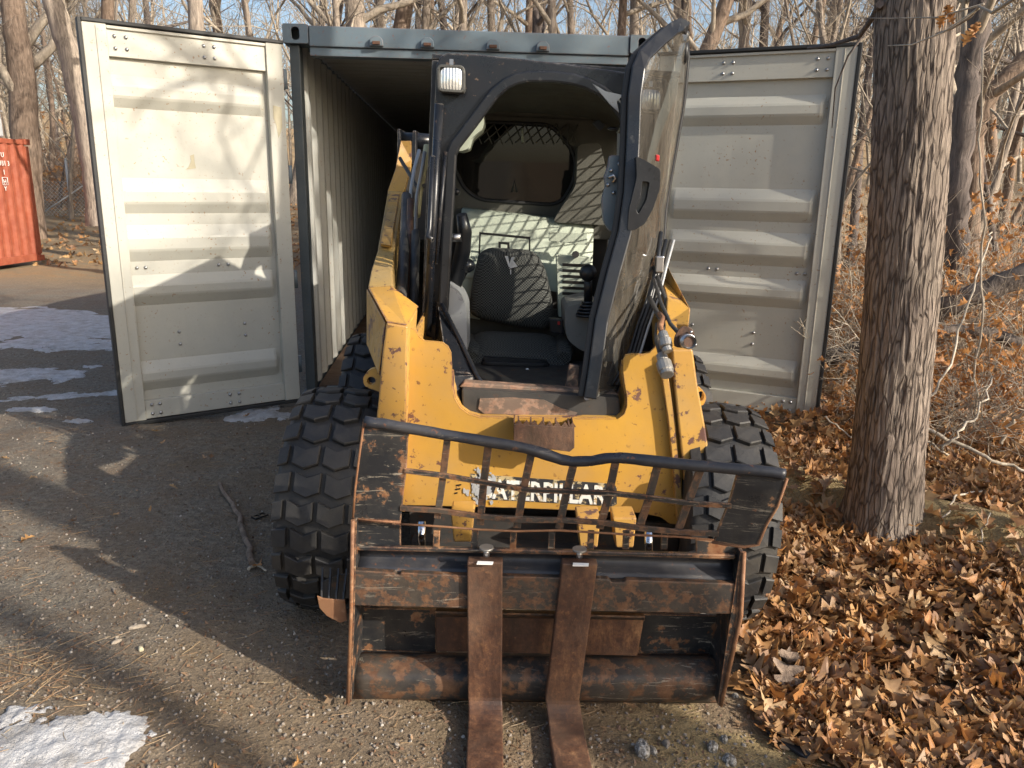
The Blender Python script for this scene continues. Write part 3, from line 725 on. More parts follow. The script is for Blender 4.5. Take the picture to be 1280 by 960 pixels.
# right arm
armR = arm([(889, 460, 2.52), (865, 436, 2.52)][:0] or [(866, 437, 2.52), (872, 480, 2.52), (881, 530, 2.52), (887, 570, 2.52), (888, 655, 2.53)], '', [(840, 437, 2.52), (843, 480, 2.52), (848, 530, 2.52), (853, 575, 2.52), (860, 655, 2.53)], [(0, .26, 0.02), (0, .22, 0), (0, .18, 0), (0, .16, 0), (0, .14, 0)]).build('loader_arm', 'yellow_worn', loader, .006)
m = arm([(829, 322, 3.3), (863, 386, 2.72), (861, 406, 2.60), (852, 437, 2.60)], '', [(826, 345, 3.3), (834, 372, 2.78), (832, 405, 2.66), (838, 437, 2.64)], [(0, .1, -.1), (0, .12, -.12), (0, .12, -.05), (0, .12, 0)]); m.build('arm_elbow', 'yellow', armR, .004)
m = arm([(835, 240, 4.35), (829, 322, 3.3)], '', [(818, 240, 4.35), (812, 330, 3.3)], [(0, .03, -.16), (0, .1, -.15)]); m.build('arm_beam', 'arm_dusty_shaded', armR, .004)
m = MB(); m.bar([at(828, 452, 2.545), at(838, 520, 2.545), at(846, 600, 2.545), at(850, 650, 2.545)], .022, .03); m.build('rib', 'yellow_worn', armR, .003)
m = MB(); hole = [at(876+4*cos(a), 495+6*sin(a), 2.62) for a in [2*pi*k/14 for k in range(14)]]
m.prism(arc_poly(pp([(866, 482), (878, 486), (884, 497), (879, 508), (868, 506)], 2.62), .02, 3), (0, .03, 0), [hole]); m.build('tie_down_lug', 'yellow', armR, .003)
# couplers and connector
def fitting(parent, pts, rs, name, mat):
    m = MB()
    for (a, b), r in zip(zip(pts, pts[1:]), rs): m.tube([a, a.lerp(b, .1), a.lerp(b, .9), b], [r*.85, r, r, r*.85], 14, True, False)
    return m.build(name, mat, parent)
fitting(loader, [at(828, 416, 2.46), at(831, 424, 2.44), at(833, 434, 2.42), at(835, 440, 2.41)], [.016, .021, .017], 'hydraulic_coupler', 'steel_dull')
fitting(loader, [at(827, 444, 2.46), at(829, 452, 2.43), at(833, 465, 2.40), at(834, 469, 2.39)], [.018, .025, .022], 'hydraulic_coupler', 'steel_dull')
m = MB(); m.prism(arc_poly(pp([(852, 407), (866, 410), (869, 420), (864, 436), (842, 434), (843, 420)], 2.44), .012, 2), (0, .006, 0)); br = m.build('connector_bracket', 'rust_fork', loader, .002)
m = MB(); p = at(857, 426, 2.43)
n_ = Vector((.1, -1, .1)).normalized(); m.tube([p, p+n_*.03], .024, 18); m.tube([p+n_*.03, p+n_*.031, p+n_*.045], [.024, .021, .021], 18, cap=False); m.build('electric_socket', 'steel', br)
m = MB(); m.tube([p+n_*.031, p+n_*.036], .017, 16); m.build('socket_face', 'rust_fork', br)
m = MB(); m.ball(at(869, 431, 2.43), .006, 8); m.ball(at(864, 415, 2.43), .005, 8); m.build('bolt', 'steel', br)
for pts, r, mt in ([[(812, 372, 2.8), (822, 392, 2.7), (829, 405, 2.55), (828, 416, 2.46)], .009, 'hose_black'], [[(818, 350, 2.85), (826, 378, 2.65), (838, 405, 2.5), (850, 418, 2.45)], .007, 'hose_black'],
                   [[(825, 392, 2.6), (829, 398, 2.55), (825, 408, 2.5), (828, 417, 2.46)], .010, 'rust_edge'], [[(822, 405, 2.62), (821, 425, 2.55), (825, 440, 2.47), (827, 445, 2.46)], .009, 'hose_black'],
                   [[(815, 330, 3.0), (824, 352, 2.9), (832, 375, 2.8), (836, 400, 2.7)], .008, 'hose_black']):
    m = MB(); P_ = [at(*q) for q in pts]; path = []
    for i in range(len(P_)-1):
        for t in (0, .33, .66): path.append(P_[i].lerp(P_[i+1], t))
    path.append(P_[-1]); m.tube(path, r, 8); m.build('hose', mt, loader)
# left hoses between arm and cab, rear tower
for pts, r, mt in ([[(524, 188, 4.2), (518, 210, 4.1), (514, 235, 4.0), (512, 262, 3.9)], .009, 'galvanised'], [[(534, 182, 4.0), (530, 210, 3.95), (524, 240, 3.9), (521, 270, 3.8)], .017, 'hose_tan'],
                   [[(531, 190, 3.95), (527, 215, 3.9), (521, 245, 3.85), (519, 300, 3.7), (520, 400, 3.2)], .009, 'steel_dull'], [[(508, 245, 3.8), (506, 300, 3.5), (502, 360, 3.2), (500, 395, 3.0)], .024, 'dark_steel'],
                   [[(513, 250, 3.7), (512, 300, 3.5), (508, 360, 3.3), (508, 410, 3.1)], .016, 'rust_fork'], [[(520, 290, 3.5), (518, 350, 3.3), (516, 420, 3.1)], .020, 'hose_black'],
                   [[(500, 198, 4.3), (516, 225, 4.1), (524, 240, 4.0), (530, 232, 3.9)], .010, 'hose_black']):
    m = MB(); m.tube([at(*q) for q in pts], r, 10); m.build('hose', mt, loader)
m = MB(); m.prism([at(497, 161, 4.5), at(500, 161, 4.5), at(502, 205, 4.5), at(496, 208, 4.5)], (0, .25, 0)); m.prism([at(516, 163, 4.5), at(520, 163, 4.5), at(520, 205, 4.5), at(514, 205, 4.5)], (0, .25, 0)); tw = m.build('rear_tower', 'cab_black', loader, .004)
m = MB(); m.tube([at(499, 175, 4.6), at(545, 178, 4.6)], .045, 16); m.build('cross_tube', 'cab_black', tw)
m = MB(); m.prism([at(502, 184, 4.6), at(540, 186, 4.6), at(545, 300, 4.6), at(508, 300, 4.6)], (0, .12, 0)); m.build('tower_plate', 'dark_steel', tw, .004)
# engine housing behind the cab
m = MB(); m.prism([(-.36, 4.15, 1.55), (.50, 4.15, 1.5), (.47, 4.15, .4), (-.40, 4.15, .45)], (0, .95, -.1)); m.build('engine_cover', 'dark_steel', loader, .01)

# ---------------- cab
CBY = 3.10
outer = [(545, 92), (546, 80), (550, 71), (558, 66), (600, 68), (650, 73), (700, 79), (760, 87), (815, 95), (832, 99), (838, 106), (838, 125), (834, 200), (829, 300), (824, 400), (815, 440),
         (790, 440), (776, 420)]
inner_r = [(783, 330), (789, 250), (790, 190), (786, 158), (777, 140), (766, 124), (752, 110), (735, 101), (715, 95), (690, 92), (660, 92), (645, 95), (632, 101), (618, 113), (600, 137), (580, 162), (566, 180), (561, 192), (559, 230), (555, 300), (551, 380), (548, 425)]
left_end = [(526, 418), (528, 380), (533, 300), (539, 200), (543, 130)]
face = outer[:16]+[(788, 438), (783, 400)]+inner_r+left_end
m = MB(); m.prism(pp(face, CBY), (0, .05, 0)); cab = m.build('cab_frame', 'cab_black', loader, .006)
# seal lip round the opening
seal = [(548, 415), (551, 380), (555, 300), (559, 230), (561, 192), (566, 180), (580, 162), (600, 137), (618, 113), (632, 101), (645, 95), (660, 92), (690, 92), (715, 95), (735, 101), (752, 110), (766, 124), (777, 140), (786, 158)]
m = MB(); m.bar(pp([(x+(3.5 if x < 600 else 0), y+(4 if 600 <= x <= 760 else 1)) for x, y in seal], CBY-.012), .042, .03); m.build('opening_lip', 'plastic_black', cab, .008)
m = MB(); m.prism(pp([(740, 104), (757, 114), (779, 119), (771, 127), (774, 141), (762, 130)], CBY-.03), (0, .006, 0)); m.build('corner_plate', 'galvanised', cab, .002)
# door-post tubes on the left pillar
for a, b, r in (((549, 130, 3.06), (534, 415, 3.02), .017), ((557, 190, 3.06), (545, 330, 3.03), .008), ((541, 195, 3.0), (537, 330, 2.98), .010)):
    m = MB(); m.tube([at(*a), at(*b)], r, 12); m.build('post_tube', 'cab_black', cab)
m = MB(); m.tube([at(541, 195, 3.0), at(537, 285, 2.98), at(535, 296, 2.96), at(541, 300, 2.95)], .010, 10); m.build('grab_rail', 'cab_black', cab)
# triangular lower corners that reach forward to the foot well
m = MB(); q = [at(552, 378, 3.07), at(548, 428, 3.07), at(566, 470, 2.66), at(576, 512, 2.60), at(605, 484, 2.66), at(598, 468, 2.74)]
skin(m, q, [p+Vector((-.02, .03, 0)) for p in q]); m.build('corner_gusset', 'cab_black', cab, .003)
m = MB(); m.tube([at(552, 380, 3.04), at(575, 425, 2.9), at(596, 470, 2.72), at(606, 484, 2.66)], .009, 8); m.build('gusset_edge', 'cab_black', cab)
m = MB(); m.ball(at(552.5, 409, 3.04), .009, 10, (1, .5, 1)); m.build('bolt', 'rust_fork', cab)
# side pillars, roof, rear frame
CXL, CXR, CBK = -.325, .62, 4.10
def roofz(x): return 2.03-.052*(x+.3)
m = MB(); m.prism([(CXL, 3.152, roofz(CXL)), (CXR, 3.152, roofz(CXR)), (CXR, CBK, roofz(CXR)-.03), (CXL, CBK, roofz(CXL)-.03)], (0, 0, -.02)); m.build('roof', 'cab_black', cab, .004)
def side_wall(x, name):
    zt = roofz(x)-.022; lean = .052
    X = lambda z: x-lean*(zt-z)*1.0
    P = lambda y, z: Vector((X(z), y, z))
    o = [P(3.155, zt), P(CBK, zt-.03), P(CBK, .95), P(3.155, .95)]
    h = arc_poly([P(3.19, zt-.10), P(CBK-.12, zt-.12), P(CBK-.14, 1.05), P(3.19, 1.05)], .09, 5)
    m = MB(); m.prism(o, (.025, 0, 0), [h]); s = m.build(name, 'cab_black', cab, .004)
    # expanded mesh guard: flattened diamonds
    m = MB(); y0, y1, z0, z1 = 3.175, CBK-.08, 1.04, zt-.07; st = .062
    def clip(ya, za, sl):
        # line y = ya + (z-za)*sl clipped to the window box
        pts = []
        for z in (z0, z1):
            pts.append((ya+(z-za)*sl, z))
        (a, za_), (b, zb_) = pts
        if a > b: (a, za_), (b, zb_) = (b, zb_), (a, za_)
        if b < y0 or a > y1: return None
        if a < y0: t = (y0-a)/(b-a); a, za_ = y0, za_+(zb_-za_)*t
        if b > y1: t = (y1-a)/(b-a); b, zb_ = y1, za_+(zb_-za_)*t
        return P(a, za_)+Vector((.012, 0, 0)), P(b, zb_)+Vector((.012, 0, 0))
    for sl in (1.7, -1.7):
        for k in range(-40, 60):
            c = clip(y0+k*st*1.7, z0, sl)
            if c and (c[0]-c[1]).length > .03: m.tube([c[0]+Vector((.003 if sl > 0 else -.003, 0, 0)), c[1]+Vector((.003 if sl > 0 else -.003, 0, 0))], .0042, 4, False, False)
    m.build('window_mesh', 'dark_steel', s)
    return s
side_wall(CXL, 'cab_side'); side_wall(CXR-.03, 'cab_side')
# headliner
def hl(u, v):
    x = CXL+.03+(CXR-CXL-.08)*u; y = 3.17+(CBK-3.2)*v
    z = roofz(x)-.045-.10*(abs(2*u-1)**4)-.07*smooth(.55, 1, v)-.02*smooth(.2, 0, v)
    return (x, y, z)
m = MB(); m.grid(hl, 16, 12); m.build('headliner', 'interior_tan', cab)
# left trim pod hanging inside
m = MB(); m.prism(arc_poly(pp([(577, 182), (604, 140), (605, 154), (602, 162), (590, 172), (585, 186), (576, 189), (562, 186)], 3.2), .008, 3), (0, .20, 0)); m.build('corner_trim', 'interior_green', cab, .008)
# rear wall with window
ry = 4.02
rw = pp([(560, 140), (772, 150), (768, 300), (560, 292)], ry)
win = arc_poly(pp([(566, 172), (600, 152), (690, 156), (712, 182), (720, 200), (718, 226), (704, 250), (690, 256), (600, 250), (580, 236), (566, 205)], ry), .05, 4)
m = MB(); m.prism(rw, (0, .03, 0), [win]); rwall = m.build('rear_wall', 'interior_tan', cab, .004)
m = MB(); m.prism(win, (0, .004, 0)); m.v = [p+Vector((0, .014, 0)) for p in m.v]; m.build('rear_glass', 'glass_dark', rwall)
m = MB(); m.tube(win+[win[0]], .010, 6); m.build('window_seal', 'gasket', rwall)
m = MB(); m.prism(pp([(560, 128), (774, 140), (770, 152), (560, 142)], ry), (0, .02, 0)); m.build('upper_trim', 'interior_tan', rwall)
m = MB(); m.bar([at(562, 187, 4.06), at(640, 192, 4.06), at(718, 197, 4.06)], .10, .04); m.build('roof_tube_behind', 'dark_steel', rwall, .01)
m = MB(); m.tube([at(653, 160, 4.0), at(653, 178, 4.0)], .006, 8); m.build('window_latch', 'interior_green', rwall)
m = MB(); m.tube([at(640, 240, 3.98), at(643, 225, 3.97), at(646, 240, 3.98)], .006, 8); m.build('wiper_arm', 'plastic_black', rwall)
m = MB()
for k in range(13):
    x = 566+k*13
    m.tube([at(x, 178, 4.012), at(min(x+26, 712), 155, 4.012)], .004, 4); m.tube([at(x, 156, 4.01), at(min(x+10, 712), 180, 4.01)], .004, 4)
m.build('window_mesh', 'interior_tan', rwall)['kind'] = 'stuff'  # wires drawn for the mesh reflection along the top of the glass
# right rear pod
m = MB(); m.prism(arc_poly(pp([(722, 180), (750, 178), (764, 240), (762, 282), (690, 278), (704, 256), (720, 232)], 3.86), .03, 4), (0, .14, 0)); m.build('rear_pillar_trim', 'interior_tan', cab, .01)
# pale green rear shelf panel
def bp(u, v):
    top = at(577, 262, 3.90).lerp(at(742, 280, 3.90), u); bot = at(575, 345, 3.74).lerp(at(738, 372, 3.74), u)
    p = top.lerp(bot, v); p.y -= .03*sin(pi*min(1, v*2.2)/2); p.z += .006*sin(u*pi); return p
m = MB(); m.grid(bp, 14, 12); m.grid(lambda u, v: at(577, 262, 3.90).lerp(at(742, 280, 3.90), u)+Vector((0, .13*v, .01*v)), 8, 2); back = m.build('rear_panel', 'interior_green', cab)
back.modifiers.new('s', 'SOLIDIFY').thickness = .004
m = MB(); q = pp([(599, 293), (599, 290), (663, 296), (663, 320), (661, 320), (661, 299), (601, 293), (600, 318), (598, 318)], 3.68); m.prism(q, (0, .004, 0)); m.prism(pp([(623, 302), (637, 303), (637, 312), (634, 312), (634, 306), (626, 305), (626, 311), (623, 311)], 3.675), (0, .004, 0)); m.build('hatch_outline', 'bulb_black', back)
m = MB(); m.prism(pp([(686, 290), (734, 292), (734, 306), (728, 306), (686, 301)], 3.68), (0, .006, 0)); m.build('storage_lid', 'interior_green', back, .004)
m = MB(); m.prism(pp([(695, 318), (738, 322), (736, 400), (698, 396)], 3.66), (0, .06, 0)); vent = m.build('vent_panel', 'interior_green', cab, .004)
for k in range(9):
    m = MB(); y = 329+k*7.2; m.prism([at(703, y, 3.65), at(733, y+1.5, 3.65), at(733, y+5, 3.658), at(703, y+3.5, 3.658)], (0, .006, 0)); m.build('slat', 'dark_steel', vent)
m = MB(); m.tube([at(720, 318, 3.66), at(719, 318, 3.62)], .016, 10); m.build('knob', 'dark_steel', vent)
m = MB(); m.prism(pp([(575, 330), (600, 332), (600, 400), (572, 395)], 3.72), (0, .04, 0)); m.build('lower_back_panel', 'interior_green', cab, .004)
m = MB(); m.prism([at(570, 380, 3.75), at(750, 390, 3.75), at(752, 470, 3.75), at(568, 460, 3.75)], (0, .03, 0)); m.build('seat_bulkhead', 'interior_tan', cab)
# seat
seat = MB()
def cushion(front_pts, Yf, thick, puff, name, parent, mat='seat_fabric'):
    pl = arc_poly(pp(front_pts, Yf), .035, 5); c = sum(pl, Vector())/len(pl); n = len(pl); m = MB()
    rings = []
    for (s, d) in ((1.0, .5), (1.0, .15), (.96, -.18), (.86, -.40), (.65, -.52), (.35, -.56)):
        rings.append([c+(p-c)*s+Vector((0, d*thick, 0)) for p in pl])
    vs = [p for r in rings for p in r]; fs = []
    for j in range(len(rings)-1):
        fs += [(j*n+i, j*n+(i+1) % n, (j+1)*n+(i+1) % n, (j+1)*n+i) for i in range(n)]
    vs.append(c+Vector((0, -.57*thick, 0))); e = len(vs)-1; fs += [((len(rings)-1)*n+i, (len(rings)-1)*n+(i+1) % n, e) for i in range(n)]
    fs.append(tuple(range(n)))
    m.add(vs, fs, True); o = m.build(name, mat, parent); s_ = o.modifiers.new('s', 'SUBSURF'); s_.levels = s_.render_levels = 1; return o
st_ = cushion([(598, 316), (612, 309), (660, 312), (672, 318), (682, 335), (690, 370), (694, 400), (684, 414), (660, 412), (600, 400), (585, 392), (590, 350)], 3.62, .12, 0, 'seat', loader)
st_['label'] = 'black cloth operator seat with grey woven panels'
def cush(u, v):
    a = at(586, 412, 3.60).lerp(at(704, 418, 3.60), u); b = at(586, 442, 3.26).lerp(at(712, 448, 3.26), u)
    p = a.lerp(b, min(1, v*1.25)); e = 1-abs(2*u-1)**6
    p.z += -.05*(1-e)+.03*sin(pi*min(1, v*1.25))-(.10*max(0, v-.8)/.2)
    return p
m = MB(); m.grid(cush, 16, 14); c_ = m.build('seat_cushion', 'seat_fabric', st_); so = c_.modifiers.new('s', 'SOLIDIFY'); so.thickness = .02
for sx in (585, 700):
    m = MB(); m.tube([at(sx+1, 425, 3.58), at(sx+6, 440, 3.34), at(sx+5, 448, 3.27)], [.035, .042, .03], 10); m.build('side_bolster', 'seat_fabric', st_)
for k in range(4):
    m = MB(); y = 452+k*6.5; w_ = (k % 2)*2
    pl = arc_poly([at(600-w_+k*1.5, y, 3.22), at(688+w_-k, y+3, 3.22), at(684+w_-k, y-5, 3.5), at(606-w_, y-8, 3.5)], .05, 4)
    m.prism(pl, (0, 0, -.016)); m.build('bellows_fold', 'gasket', st_, .005)
m = MB(); m.prism(pp([(604, 446), (684, 451), (682, 462), (606, 458)], 3.24), (0, .1, 0)); m.build('seat_base', 'plastic_black', st_, .004)
m = MB(); m.tube([at(659, 463, 3.2), at(659, 463, 3.18)], .009, 10); m.build('bolt', 'steel', st_)
# emblem on the backrest
m = MB()
for q in ([(631, 320), (635, 320), (637, 330), (639, 322), (643, 321), (639, 334), (636, 334)], [(641, 325), (647, 333), (636, 336), (638, 334)], [(637.5, 337), (639, 337), (639, 343), (638, 343)]):
    m.prism(pp(q, 3.541), (0, .003, 0))
m.build('emblem', 'white_print', st_)
# armrest box left, levers, consoles
m = MB(); m.prism(arc_poly(pp([(553, 356), (562, 357), (576, 368), (583, 384), (584, 440), (580, 447), (568, 430), (553, 400)], 3.12), .02, 3), (0, .22, 0)); m.build('armrest', 'armrest_grey', loader, .012)
m = MB(); m.tube([at(566, 362, 3.3), at(571, 345, 3.28), at(578, 315, 3.25), at(581, 290, 3.22), at(577, 268, 3.2)], [.030, .034, .034, .030, .022], 12); m.build('lap_bar', 'plastic_black', loader)
m = MB(); m.tube([at(556, 297, 3.22), at(577, 297, 3.2)], .018, 12); m.build('lap_bar_pivot', 'steel', loader)
m = MB(); m.tube([at(560, 255, 3.2), at(567, 243, 3.18)], .008, 8); m.ball(at(571, 240, 3.17), .014, 10); m.build('pull_knob', 'plastic_black', loader)
m = MB(); m.tube([at(570, 360, 3.35), at(580, 340, 3.3)], .016, 10); m.ball(at(584, 332, 3.28), .034, 14, (1, 1, .9)); m.build('joystick', 'plastic_black', loader)
m = MB(); m.prism(arc_poly(pp([(706, 384), (742, 376), (760, 392), (758, 440), (728, 440), (708, 424)], 3.28), .03, 4), (0, .32, 0)); m.build('right_console', 'console_grey', loader, .015)
m = MB()
for k in range(5): m.tube([at(735, 395-k*4, 3.26), at(735, 392-k*4, 3.26)], .052-.006*k, 14)
m.tube([at(735, 376, 3.26), at(735, 345, 3.24)], .018, 10); m.ball(at(735, 341, 3.23), .036, 14, (1, 1, 1)); m.build('joystick', 'plastic_black', loader)
m = MB(); m.prism(pp([(686, 398), (704, 400), (704, 418), (688, 416)], 3.4), (0, .05, 0)); m.build('belt_buckle', 'plastic_black', loader, .004)
m = MB(); m.prism(pp([(697, 402), (700, 402), (700, 406), (697, 406)], 3.396), (0, .003, 0)); m.build('buckle_button', 'red_plastic', loader)
m = MB(); m.prism(pp([(712, 456), (724, 458), (722, 492), (706, 488)], 2.72), (0, .03, 0)); m.build('foot_pedal', 'step_metal', loader, .004)
# seat belt / mirror bits on the right
m = MB(); m.tube([at(772, 165, 3.15), at(784, 145, 3.05), at(798, 125, 2.9)], .007, 8); m.ball(at(766, 161, 3.15), .022, 10, (1, .6, .3)); m.build('door_stay', 'cab_black', loader)
m = MB(); m.prism(pp([(740, 154), (748, 149), (757, 157), (750, 164)], 3.4), (0, .01, 0)); m.build('switch_pod', 'plastic_black', loader, .002)
# headlights
for (x, y, Y) in ((563.5, 98, 3.03), (812, 124, 3.05)):
    r = 17.5 if x < 700 else 16
    m = MB(); m.prism(arc_poly(pp([(x-r, y-r), (x+r, y-r+1.5), (x+r, y+r+1), (x-r+1, y+r-1)], Y), .018, 4), (0, .055, 0)); h = m.build('headlight', 'lamp_shell', loader, .006)
    ri = r*.78; m = MB(); m.bar(arc_poly(pp([(x-r+1.8, y-r+1.8), (x+r-1.8, y-r+3), (x+r-1.8, y+r-1), (x-r+2.8, y+r-3)], Y-.004), .015, 4)+[arc_poly(pp([(x-r+1.8, y-r+1.8), (x+r-1.8, y-r+3), (x+r-1.8, y+r-1), (x-r+2.8, y+r-3)], Y-.004), .015, 4)[0]], .010, .012); m.build('bezel', 'lamp_shell', h, .002)
    c = at(x+1, y+1, Y-.006); m = MB()
    m.grid(lambda u, v: c+Vector((.043*v*cos(2*pi*u)*min(1.12, 1/max(.75, abs(cos(2*pi*u)))), -.010*(1-v*v), .043*v*sin(2*pi*u)*min(1.1, 1/max(.75, abs(sin(2*pi*u)))))), 28, 5); m.build('lens', 'lens', h)
    m = MB(); m.box(at(x+1, y-r-2.5, Y+.02), (.014, .02, .02)); m.build('lamp_bracket', 'steel', h)
# ---------------- open cab door
latch = [(733, 497, 2.56), (739, 460, 2.58), (747, 400, 2.62), (762, 340, 2.65), (776, 290, 2.68), (783, 240, 2.70), (786, 180, 2.73), (788, 120, 2.75), (793, 85, 2.77), (801, 68, 2.80), (820, 50, 2.88), (838, 35, 2.97), (848, 31, 3.02), (855, 37, 3.07)]
hinge = [(768, 489, 2.72), (784, 462, 2.82), (801, 415, 2.95), (817, 360, 3.04), (829, 315, 3.08), (832, 262, 3.10), (839, 220, 3.11), (846, 180, 3.12), (853, 140, 3.12), (856, 118, 3.12), (858, 95, 3.12), (860, 72, 3.12), (859, 56, 3.12), (857, 45, 3.10)]
L_ = [at(*q) for q in latch]; H_ = [at(*q) for q in hinge]
m = MB(); n = len(L_); K = 6; vs = []
for a, b in zip(L_, H_):
    for k in range(K+1):
        p = a.lerp(b, k/K); p.x += .02*sin(pi*k/K); vs.append(p)
m.add(vs, [(i*(K+1)+k, i*(K+1)+k+1, (i+1)*(K+1)+k+1, (i+1)*(K+1)+k) for i in range(n-1) for k in range(K)], True)
cdoor = m.build('cab_door', 'glass', loader); cdoor['label'] = 'curved glass cab door with black rim swung open towards the viewer'
dn = Vector((-1, -.35, 0))
m = MB(); m.bar([p+Vector((.014, 0, 0)) for p in L_], .046, .035, (-.12, -1, 0)); m.build('door_rim', 'plastic_black', cdoor, .008)
m = MB(); m.bar([p+Vector((-.016, .03, 0)) for p in L_[:-2]], .022, .05, (-.12, -1, 0)); m.build('rim_seal', 'gasket', cdoor, .005)
m = MB(); m.tube(H_, .008, 8); m.build('hinge_edge', 'plastic_black', cdoor)
m = MB(); m.tube([H_[0], L_[0]], .010, 8); m.build('bottom_edge', 'galvanised', cdoor)
hh = pp([(795, 195), (808, 201), (826, 212), (825, 236), (816, 262), (806, 280), (793, 288), (784, 288), (786, 262), (796, 222)], 2.66)
hole = pp([(803, 226), (812, 228), (808, 250), (798, 268), (795, 262), (801, 245)], 2.66)
m = MB(); m.prism(arc_poly(hh, .008, 2), (0, .05, 0), [arc_poly(hole, .006, 2)]); ha = m.build('door_handle', 'plastic_black', cdoor, .007)
m = MB(); m.prism(hole, (0, .01, 0)); m.v = [p+Vector((.0, .03, 0)) for p in m.v]; m.build('recess', 'console_grey', ha)
m = MB(); m.prism(pp([(820, 193), (825, 194), (824, 202), (820, 201)], 2.655), (0, .02, 0)); m.build('release_button', 'red_plastic', ha, .003)
m = MB(); m.prism(arc_poly(pp([(762, 194), (778, 194), (776, 240), (772, 286), (762, 290), (754, 276), (752, 250), (757, 232), (755, 222), (760, 208)], 2.76), .008, 2), (0, .03, 0)); la = m.build('latch_plate', 'header_blue', cdoor, .004); la['label'] = 'blue grey latch plate on the inner side of the door'
m = MB(); m.tube([at(761, 222, 2.75), at(767, 219, 2.745), at(770, 223, 2.745), at(766, 228, 2.75)], .006, 8); m.build('latch_hook', 'steel', la)
for x, y in ((764, 213), (774, 205), (760, 231), (767, 241)):
    m = MB(); m.ball(at(x, y, 2.757), .007, 8); m.build('screw', 'steel', la)
for dx, r, mt in ((0, .006, 'hose_black'), (-5, .008, 'plastic_black'), (-10, .005, 'plastic_black'), (4, .005, 'galvanised')):
    m = MB(); m.tube([at(x+dx+random.uniform(-.8, .8), y, Y-.03) for x, y, Y in [(838, 300, 3.04), (829, 335, 2.98), (819, 372, 2.93), (806, 408, 2.86), (797, 440, 2.80), (786, 463, 2.74), (775, 482, 2.70)]], r, 8); m.build('wiper_hose', mt, cdoor)
m = MB(); m.tube([at(826, 290, 3.0), at(822, 330, 2.95), at(812, 372, 2.9), at(800, 412, 2.84), at(780, 455, 2.75)], .009, 8); m.build('wiper_blade', 'plastic_black', cdoor)
m = MB(); m.box(at(824, 330, 2.93), (.03, .03, .06)); m.build('hinge_block', 'steel', cdoor, .004)
m = MB(); m.ball(at(856, 66, 3.08), .026, 10, (.5, 1, 1.6)); m.build('hinge_cap', 'plastic_black', cdoor)

# ------------------------------------------------------------------ pallet fork carriage
BY = 2.02
car = thing('pallet_fork_carriage', at(670, 877, 2.06), 'scratched black and rusty pallet fork carriage with bent brick guard on the loader', 'fork carriage')
def dpt(px): return BY - .10*max(0, (px-700)/285.)          # the right end of the guard is bent forward
def gp(x, y): return at(x, y, dpt(x))
# bent guard
tube = [(456, 527), (480, 530), (510, 535), (555, 543), (610, 552), (655, 560), (680, 567), (700, 574), (715, 577), (740, 576), (757, 573), (775, 572), (795, 574), (830, 578), (870, 582), (920, 586), (965, 590), (981, 593)]
m = MB(); tq = []
for i in range(len(tube)-1):
    for j in range(3): tq.append((tube[i][0]+(tube[i+1][0]-tube[i][0])*j/3, tube[i][1]+(tube[i+1][1]-tube[i][1])*j/3+.5*nz(i*3+j, 1, 2, .7)))
tq.append(tube[-1]); m.tube([gp(*q) for q in tq], [.0152+.0016*nz(i, 4, 1, .6) for i in range(len(tq))], 16); g_ = m.build('guard_tube', 'blade_tube', car)
m = MB(); m.prism([gp(*q) for q in [(453, 527), (512, 541), (510, 548), (508, 590), (505, 610), (501, 652), (470, 650), (441, 647), (444, 610), (448, 570)]], (0, .010, 0)); m.build('guard_plate', 'blade_black', car, .002)
m = MB(); m.prism([gp(*q) for q in [(922, 590), (978, 598), (983, 604), (972, 632), (958, 655), (947, 681), (930, 683), (892, 677), (900, 655), (912, 625)]], (0, .010, 0)); m.build('guard_plate', 'blade_black', car, .002)
m = MB(); m.tube([gp(*q) for q in [(455, 528), (449, 570), (444, 610), (441, 648)]], .0035, 6); m.build('plate_edge', 'rust_edge', car)
m = MB(); m.tube([gp(*q) for q in [(441, 648), (470, 651), (501, 653)]], .0035, 6); m.build('plate_edge', 'rust_edge', car)
m = MB(); m.tube([gp(*q) for q in [(984, 598), (972, 633), (958, 656), (948, 681), (930, 684), (890, 678)]], .004, 6); m.build('plate_edge', 'rust_edge', car)
verts_ = [((559, 548), (546, 650), 9), ((610, 560), (600, 658), 10), ((664, 570), (646, 662), 10), ((717, 584), (699, 663), 10), ((770, 580), (750, 663), 10), ((823, 584), (799, 665), 10), ((877, 588), (847, 671), 10)]
for a, b, wpx in verts_:
    m = MB(); md = ((a[0]+b[0])/2+random.uniform(-1.5, 1.5), (a[1]+b[1])/2)
    m.bar([gp(*a)+Vector((0, .012, 0)), gp(*md)+Vector((0, .010, 0)), gp(*b)+Vector((0, .012, 0))], wpx*.00215, .009); m.build('guard_bar', 'rust_bar', car, .0015)
hA = [(505, 588), (559, 595), (605, 603), (655, 612), (705, 614), (760, 616), (812, 622), (860, 629), (914, 632)]
hB = [(500, 635), (548, 638), (597, 645), (648, 650), (700, 650), (752, 653), (800, 660), (848, 665), (898, 667)]
hC = [(500, 655), (548, 658), (600, 662), (645, 664), (700, 663), (750, 666), (800, 669), (850, 671), (892, 675)]
for hb, wpx, mt in ((hA, 7, 'blade_black'), (hB, 7.5, 'rust_bar')):
    m = MB(); m.bar([gp(*q) for q in hb], wpx*.0021, .009); m.build('cross_bar', mt, car, .0015)
m = MB(); m.tube([gp(*q) for q in hC], .0035, 6); m.build('rusty_rim', 'rust_edge', car)
m = MB()
for x in (546, 594, 642, 690, 739, 783, 831):
    m = MB(); m.bar([at(x, 663, BY+.012), at(x-1, 686, BY+.012)], .019, .008); m.build('guard_stub', 'blade_black', car, .0015)
